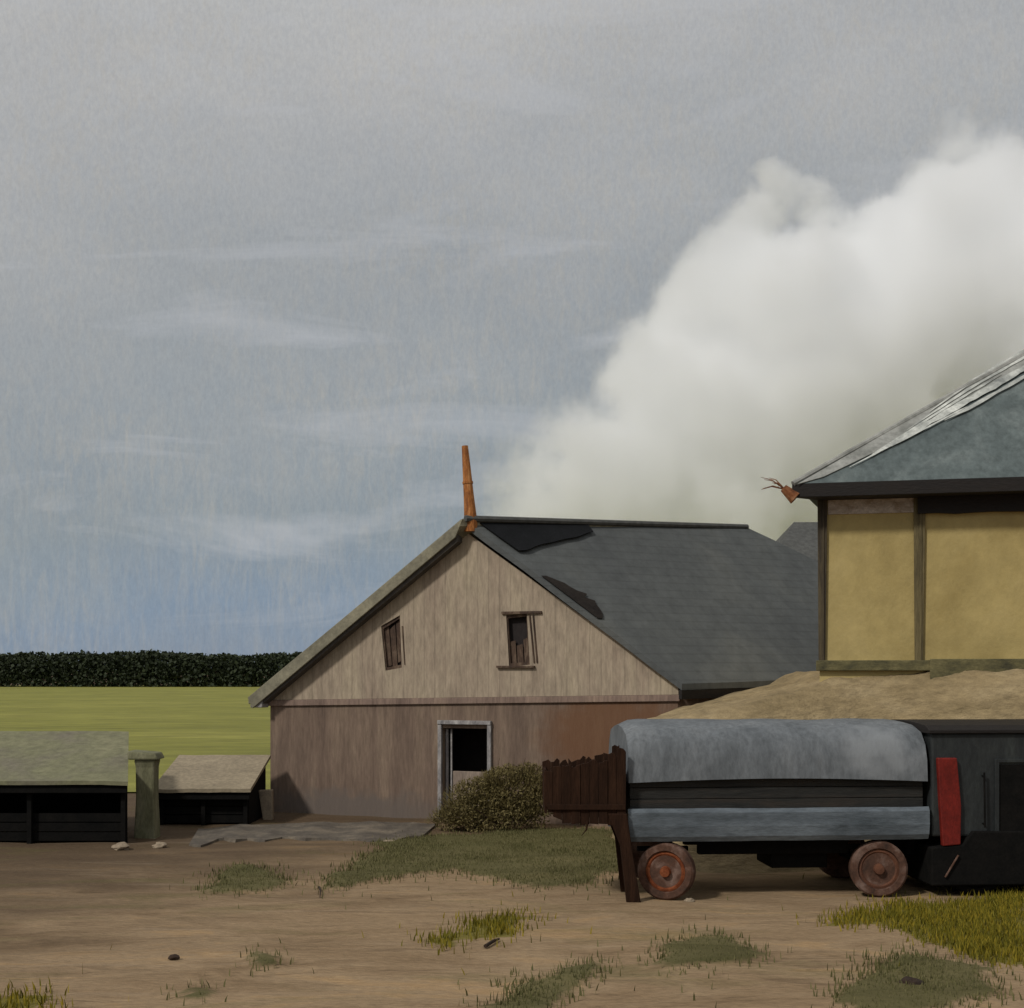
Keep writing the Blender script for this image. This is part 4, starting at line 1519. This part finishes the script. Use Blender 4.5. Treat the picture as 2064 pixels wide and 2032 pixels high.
def build_hopper():
    # an old timber hopper: ragged plank box on slanting legs, its end against the wagon
    Y = 17.75
    sc = Y / F
    b = P(1270, 1350, Y)
    b.z = 0
    t = thing('timber_hopper', 'dark brown timber hopper with a ragged top on a slanting leg left of the wagon', 'hopper', b)
    dep = .95
    X = lambda px: P(px, 0, Y).x
    Z = lambda py: P(0, py, Y).z
    x0, x1 = X(1096), X(1262)
    n = 9
    for d0 in (0.0, dep - .045):
        mb = MB()
        for k in range(n):
            a, c = x0 + (x1 - x0) * k / n + .0015, x0 + (x1 - x0) * (k + 1) / n - .0015
            f = (k + .5) / n
            bot = Z(np.interp(f, [0, .12, .3, 1], [1602, 1640, 1660, 1664])) + rnd.uniform(-.02, .02)
            bo2 = Z(np.interp(f + .5 / n, [0, .12, .3, 1], [1602, 1640, 1660, 1664])) + rnd.uniform(-.015, .015)
            top = Z(np.interp(f, [0, .3, .6, .8, .9, 1], [1548, 1542, 1538, 1530, 1512, 1505])) + rnd.uniform(-.025, .02)
            y = Y + d0 + rnd.uniform(-.008, .008)
            # splintered plank heads
            w_ = c - a
            mb.prism([(a, y, bot), (c, y, bo2), (c, y, top + rnd.uniform(-.04, .02)), (a + w_ * .7, y, top + rnd.uniform(-.03, .04)), (a + w_ * .35, y, top + rnd.uniform(-.04, .03)), (a, y, top + rnd.uniform(-.04, .02))], (0, .04, 0))
        mb.build('side_board', M['hopper_wood'], t, bevel=.005)
    for x in (x0 + .012, x1 - .05):
        mb = MB()
        mb.prism([(x, Y + .045, Z(1640)), (x, Y + dep - .05, Z(1640)), (x, Y + dep - .05, Z(1555)), (x, Y + .5, Z(1560)), (x, Y + .045, Z(1552))], (.035, 0, 0))
        mb.build('end_board', M['hopper_wood'], t)
    mb = MB()
    mb.box((x0 + .06, Y + .045, Z(1638)), (x1 - x0 - .12, 0, 0), (0, dep - .1, 0), (0, 0, .04))
    mb.build('floor_board', M['hopper_wood'], t)
    mb = MB()
    for (py, h) in ((1632, .07),):
        mb.box((x0 + .05, Y - .035, Z(py)), (x1 - x0 - .06, 0, 0), (0, .022, 0), (0, 0, h))
    mb.build('batten', M['hopper_wood'], t, bevel=.006)
    for d0 in (-.03, dep - .06):
        mb = MB()
        mb.prism([(X(1225), Y + d0, Z(1640)), (X(1264), Y + d0, Z(1640)), (X(1272), Y + d0, Z(1700)), (X(1292), Y + d0, -.03), (X(1263), Y + d0, -.03), (X(1250), Y + d0, Z(1705))], (0, .09, 0))
        mb.build('leg', M['hopper_wood'], t, bevel=.012)
    mb = MB()
    mb.tube([(X(1184), Y - .02, Z(1655)), (X(1182), Y - .03, Z(1672)), (X(1172), Y - .03, Z(1684))], [.016, .012, .006], 6)
    mb.build('rope_end', M['hopper_wood'], t)


build_hopper()


def build_treeline():
    n = 150000
    x = nr.uniform(-185, 120, n)
    top = np.array([6.0 + 0.9 * mnoise.noise((a * .05, 0, 0)) + .7 * mnoise.noise((a * .22, 1, 0)) + .4 * mnoise.noise((a * .7, 1, 0)) for a in x])
    f = nr.uniform(0, 1, n) ** .8
    z = top * f + nr.normal(0, .12, n)
    y = 243 + nr.uniform(-5, 6, n) + 1.5 * f
    y = y - 2.5 * np.sqrt(np.clip(1 - f, 0, 1)) * nr.uniform(.5, 1, n)
    p = np.stack([x, y, np.clip(z, .1, 9)], -1)
    u = rand_dirs(n)
    v = np.cross(u, rand_dirs(n))
    v /= np.linalg.norm(v, axis=1, keepdims=True) + 1e-9
    s = nr.uniform(.14, .42, n)[:, None]
    o = quads_mesh('treeline', p, u * s, v * s * .9, M['treeline'])
    tag(o, 'dark green treeline along the far edge of the field', 'treeline', kind='stuff')


build_treeline()


def build_grass(name, polys, dens, h, m, label, seed_y=0.0):
    P_, U_, V_ = [], [], []
    for poly in polys:
        xs = [q[0] for q in poly]
        ys = [q[1] for q in poly]
        a = (max(xs) - min(xs)) * (max(ys) - min(ys))
        n = int(a * dens)
        x = nr.uniform(min(xs) - .2, max(xs) + .2, n)
        y = nr.uniform(min(ys) - .2, max(ys) + .2, n)
        wx = np.array([mnoise.noise((i * 1.3, j * 1.3, .3)) for i, j in zip(x, y)])
        wy = np.array([mnoise.noise((i * 1.3, j * 1.3, 7.3)) for i, j in zip(x, y)])
        cl = np.array([mnoise.noise((i * 2.2, j * 2.2, 3.3)) for i, j in zip(x, y)])
        k = in_poly(x + wx * .35, y + wy * .5, poly) & (cl > nr.uniform(-.7, .35, n))
        x, y, cl = x[k], y[k], cl[k]
        x = x + nr.standard_t(3, len(x)) * .10
        y = y + nr.standard_t(3, len(x)) * .17
        P_.append(np.stack([x, y, np.full(len(x), .05)], -1))
    p = np.concatenate(P_)
    n = len(p)
    hh = h * nr.uniform(.5, 1.3, n)
    lean = nr.normal(0, .45, (n, 2))
    tip = p + np.stack([lean[:, 0] * hh, lean[:, 1] * hh, hh], -1)
    ang = nr.uniform(0, math.pi, n)
    w = np.stack([np.cos(ang), np.sin(ang), np.zeros(n)], -1) * (.007 + .004 * nr.uniform(0, 1, n))[:, None]
    p[:, 2] = -.02
    mid = p * .45 + tip * .55
    mid[:, :2] = p[:, :2] * .65 + tip[:, :2] * .35
    v = np.stack([p - w, p + w, mid + w * .8, tip, mid - w * .8], 1).reshape(-1, 3)
    idx = np.arange(5 * n).reshape(n, 5)
    me = bpy.data.meshes.new(name)
    me.from_pydata(v.tolist(), [], idx.tolist())
    me.materials.append(m)
    o = bpy.data.objects.new(name, me)
    C.objects.link(o)
    tag(o, label, 'grass', kind='stuff')


build_grass('green_grass', GREEN_G, 1700, .034, M['grass_green'], 'short green turf growing in worn patches on the dirt')
build_grass('yellow_grass', YELLOW_G, 1700, .05, M['grass_yellow'], 'yellow green grass tufts in the foreground and below the engine')


# ------------------------------------------------------------------ steam drifting up behind the roofs
def build_steam():
    Y0 = 56.0
    s = Y0 / F
    base = P(1600, 1100, Y0)
    # column, row, radius, depth shift, strength
    spec = [(1020, 1010, 75, 0, .32), (1070, 960, 95, .5, .34), (1090, 1060, 130, 0, .4), (1190, 900, 120, -1, .45), (1250, 1010, 190, 0, .5), (1340, 780, 150, 0, 1), (1345, 680, 85, 1, 1),
            (1440, 650, 140, 0, 1), (1480, 880, 220, .5, .9), (1490, 530, 95, 0, 1.2), (1560, 405, 66, 1, 1.5), (1630, 420, 60, 1, 1.5), (1515, 455, 66, .5, 1.4), (1660, 470, 60, 0, 1.3), (1600, 640, 170, -1, 1), (1690, 800, 250, 0, 1.1), (1745, 570, 150, .5, 1),
            (1880, 620, 210, 0, 1.1), (1900, 460, 130, -.5, 1.2), (2030, 440, 150, 0, 1.2), (1790, 500, 110, 0, 1.2), (2040, 700, 260, 1, 1.1), (1930, 300, 62, 0, 1.3), (1880, 360, 56, .5, 1.3), (1985, 330, 55, 0, 1.2), (2200, 560, 260, 0, 1), (1640, 1010, 200, 1, .5), (1480, 1040, 190, 0, .42), (2200, 800, 280, 0, 1)]
    sp = []
    mb_v, mb_f = [], []
    for (px, py, r, dy, st) in spec:
        c = P(px, py - 14, Y0 + dy * 1.5) - base
        rr = r * s
        sp.append((c, rr, st))
        bm = bmesh.new()
        bmesh.ops.create_icosphere(bm, subdivisions=2, radius=rr * 1.22)
        b = len(mb_v)
        bm.verts.ensure_lookup_table()
        mb_v += [tuple(v.co + c) for v in bm.verts]
        mb_f += [tuple(b + v.index for v in f.verts) for f in bm.faces]
        bm.free()
    me = bpy.data.meshes.new('steam')
    me.from_pydata(mb_v, [], mb_f)
    o = bpy.data.objects.new('steam', me)
    C.objects.link(o)
    o.location = base
    rm = o.modifiers.new('union', 'REMESH')
    rm.mode = 'VOXEL'
    rm.voxel_size = .45
    m = bpy.data.materials.new('steam_volume')
    m.use_nodes = True
    t = m.node_tree
    t.nodes.clear()
    tc = N(t, 'ShaderNodeTexCoord')
    ob = tc.outputs['Object']
    # swirling displacement of the lookup
    nz = N(t, 'ShaderNodeTexNoise')
    nz.inputs['Scale'].default_value = .34
    nz.inputs['Detail'].default_value = 4
    nz.inputs['Roughness'].default_value = .58
    t.links.new(ob, nz.inputs['Vector'])
    va = N(t, 'ShaderNodeVectorMath', operation='SUBTRACT')
    t.links.new(nz.outputs['Color'], va.inputs[0])
    va.inputs[1].default_value = (.5, .5, .5)
    vs = N(t, 'ShaderNodeVectorMath', operation='SCALE')
    vs.inputs['Scale'].default_value = 3.0
    t.links.new(va.outputs[0], vs.inputs[0])
    vv = N(t, 'ShaderNodeVectorMath', operation='ADD')
    t.links.new(ob, vv.inputs[0])
    t.links.new(vs.outputs[0], vv.inputs[1])
    acc = None
    for c, rr, st in sp:
        dn = N(t, 'ShaderNodeVectorMath', operation='DISTANCE')
        t.links.new(vv.outputs[0], dn.inputs[0])
        dn.inputs[1].default_value = tuple(c)
        q = math_n(t, 'MULTIPLY_ADD', dn.outputs['Value'], -1.0 / rr, 1.0)
        q = math_n(t, 'MULTIPLY', q, st * min(1.6, rr / 3.2))
        acc = q if acc is None else math_n(t, 'SMOOTH_MAX', acc, q, .25)
    det = noise_n(t, ob, .8, 6, .62, .3)
    fld = math_n(t, 'ADD', acc, math_n(t, 'MULTIPLY', math_n(t, 'SUBTRACT', det, .5), .6))
    mr = N(t, 'ShaderNodeMapRange')
    mr.interpolation_type = 'SMOOTHSTEP'
    mr.inputs['From Min'].default_value = .0
    mr.inputs['From Max'].default_value = .3
    t.links.new(fld, mr.inputs['Value'])
    den = math_n(t, 'MULTIPLY', math_n(t, 'POWER', mr.outputs[0], 1.2), 1.1)
    pv = N(t, 'ShaderNodeVolumePrincipled')
    pv.inputs['Color'].default_value = (.9972, .9986, 1.0, 1)
    pv.inputs['Anisotropy'].default_value = .1
    t.links.new(den, pv.inputs['Density'])
    out = N(t, 'ShaderNodeOutputMaterial')
    t.links.new(pv.outputs[0], out.inputs['Volume'])
    me.materials.append(m)
    tag(o, 'white steam plume billowing up behind the barn and the cabin roof', 'steam', kind='stuff')


build_steam()
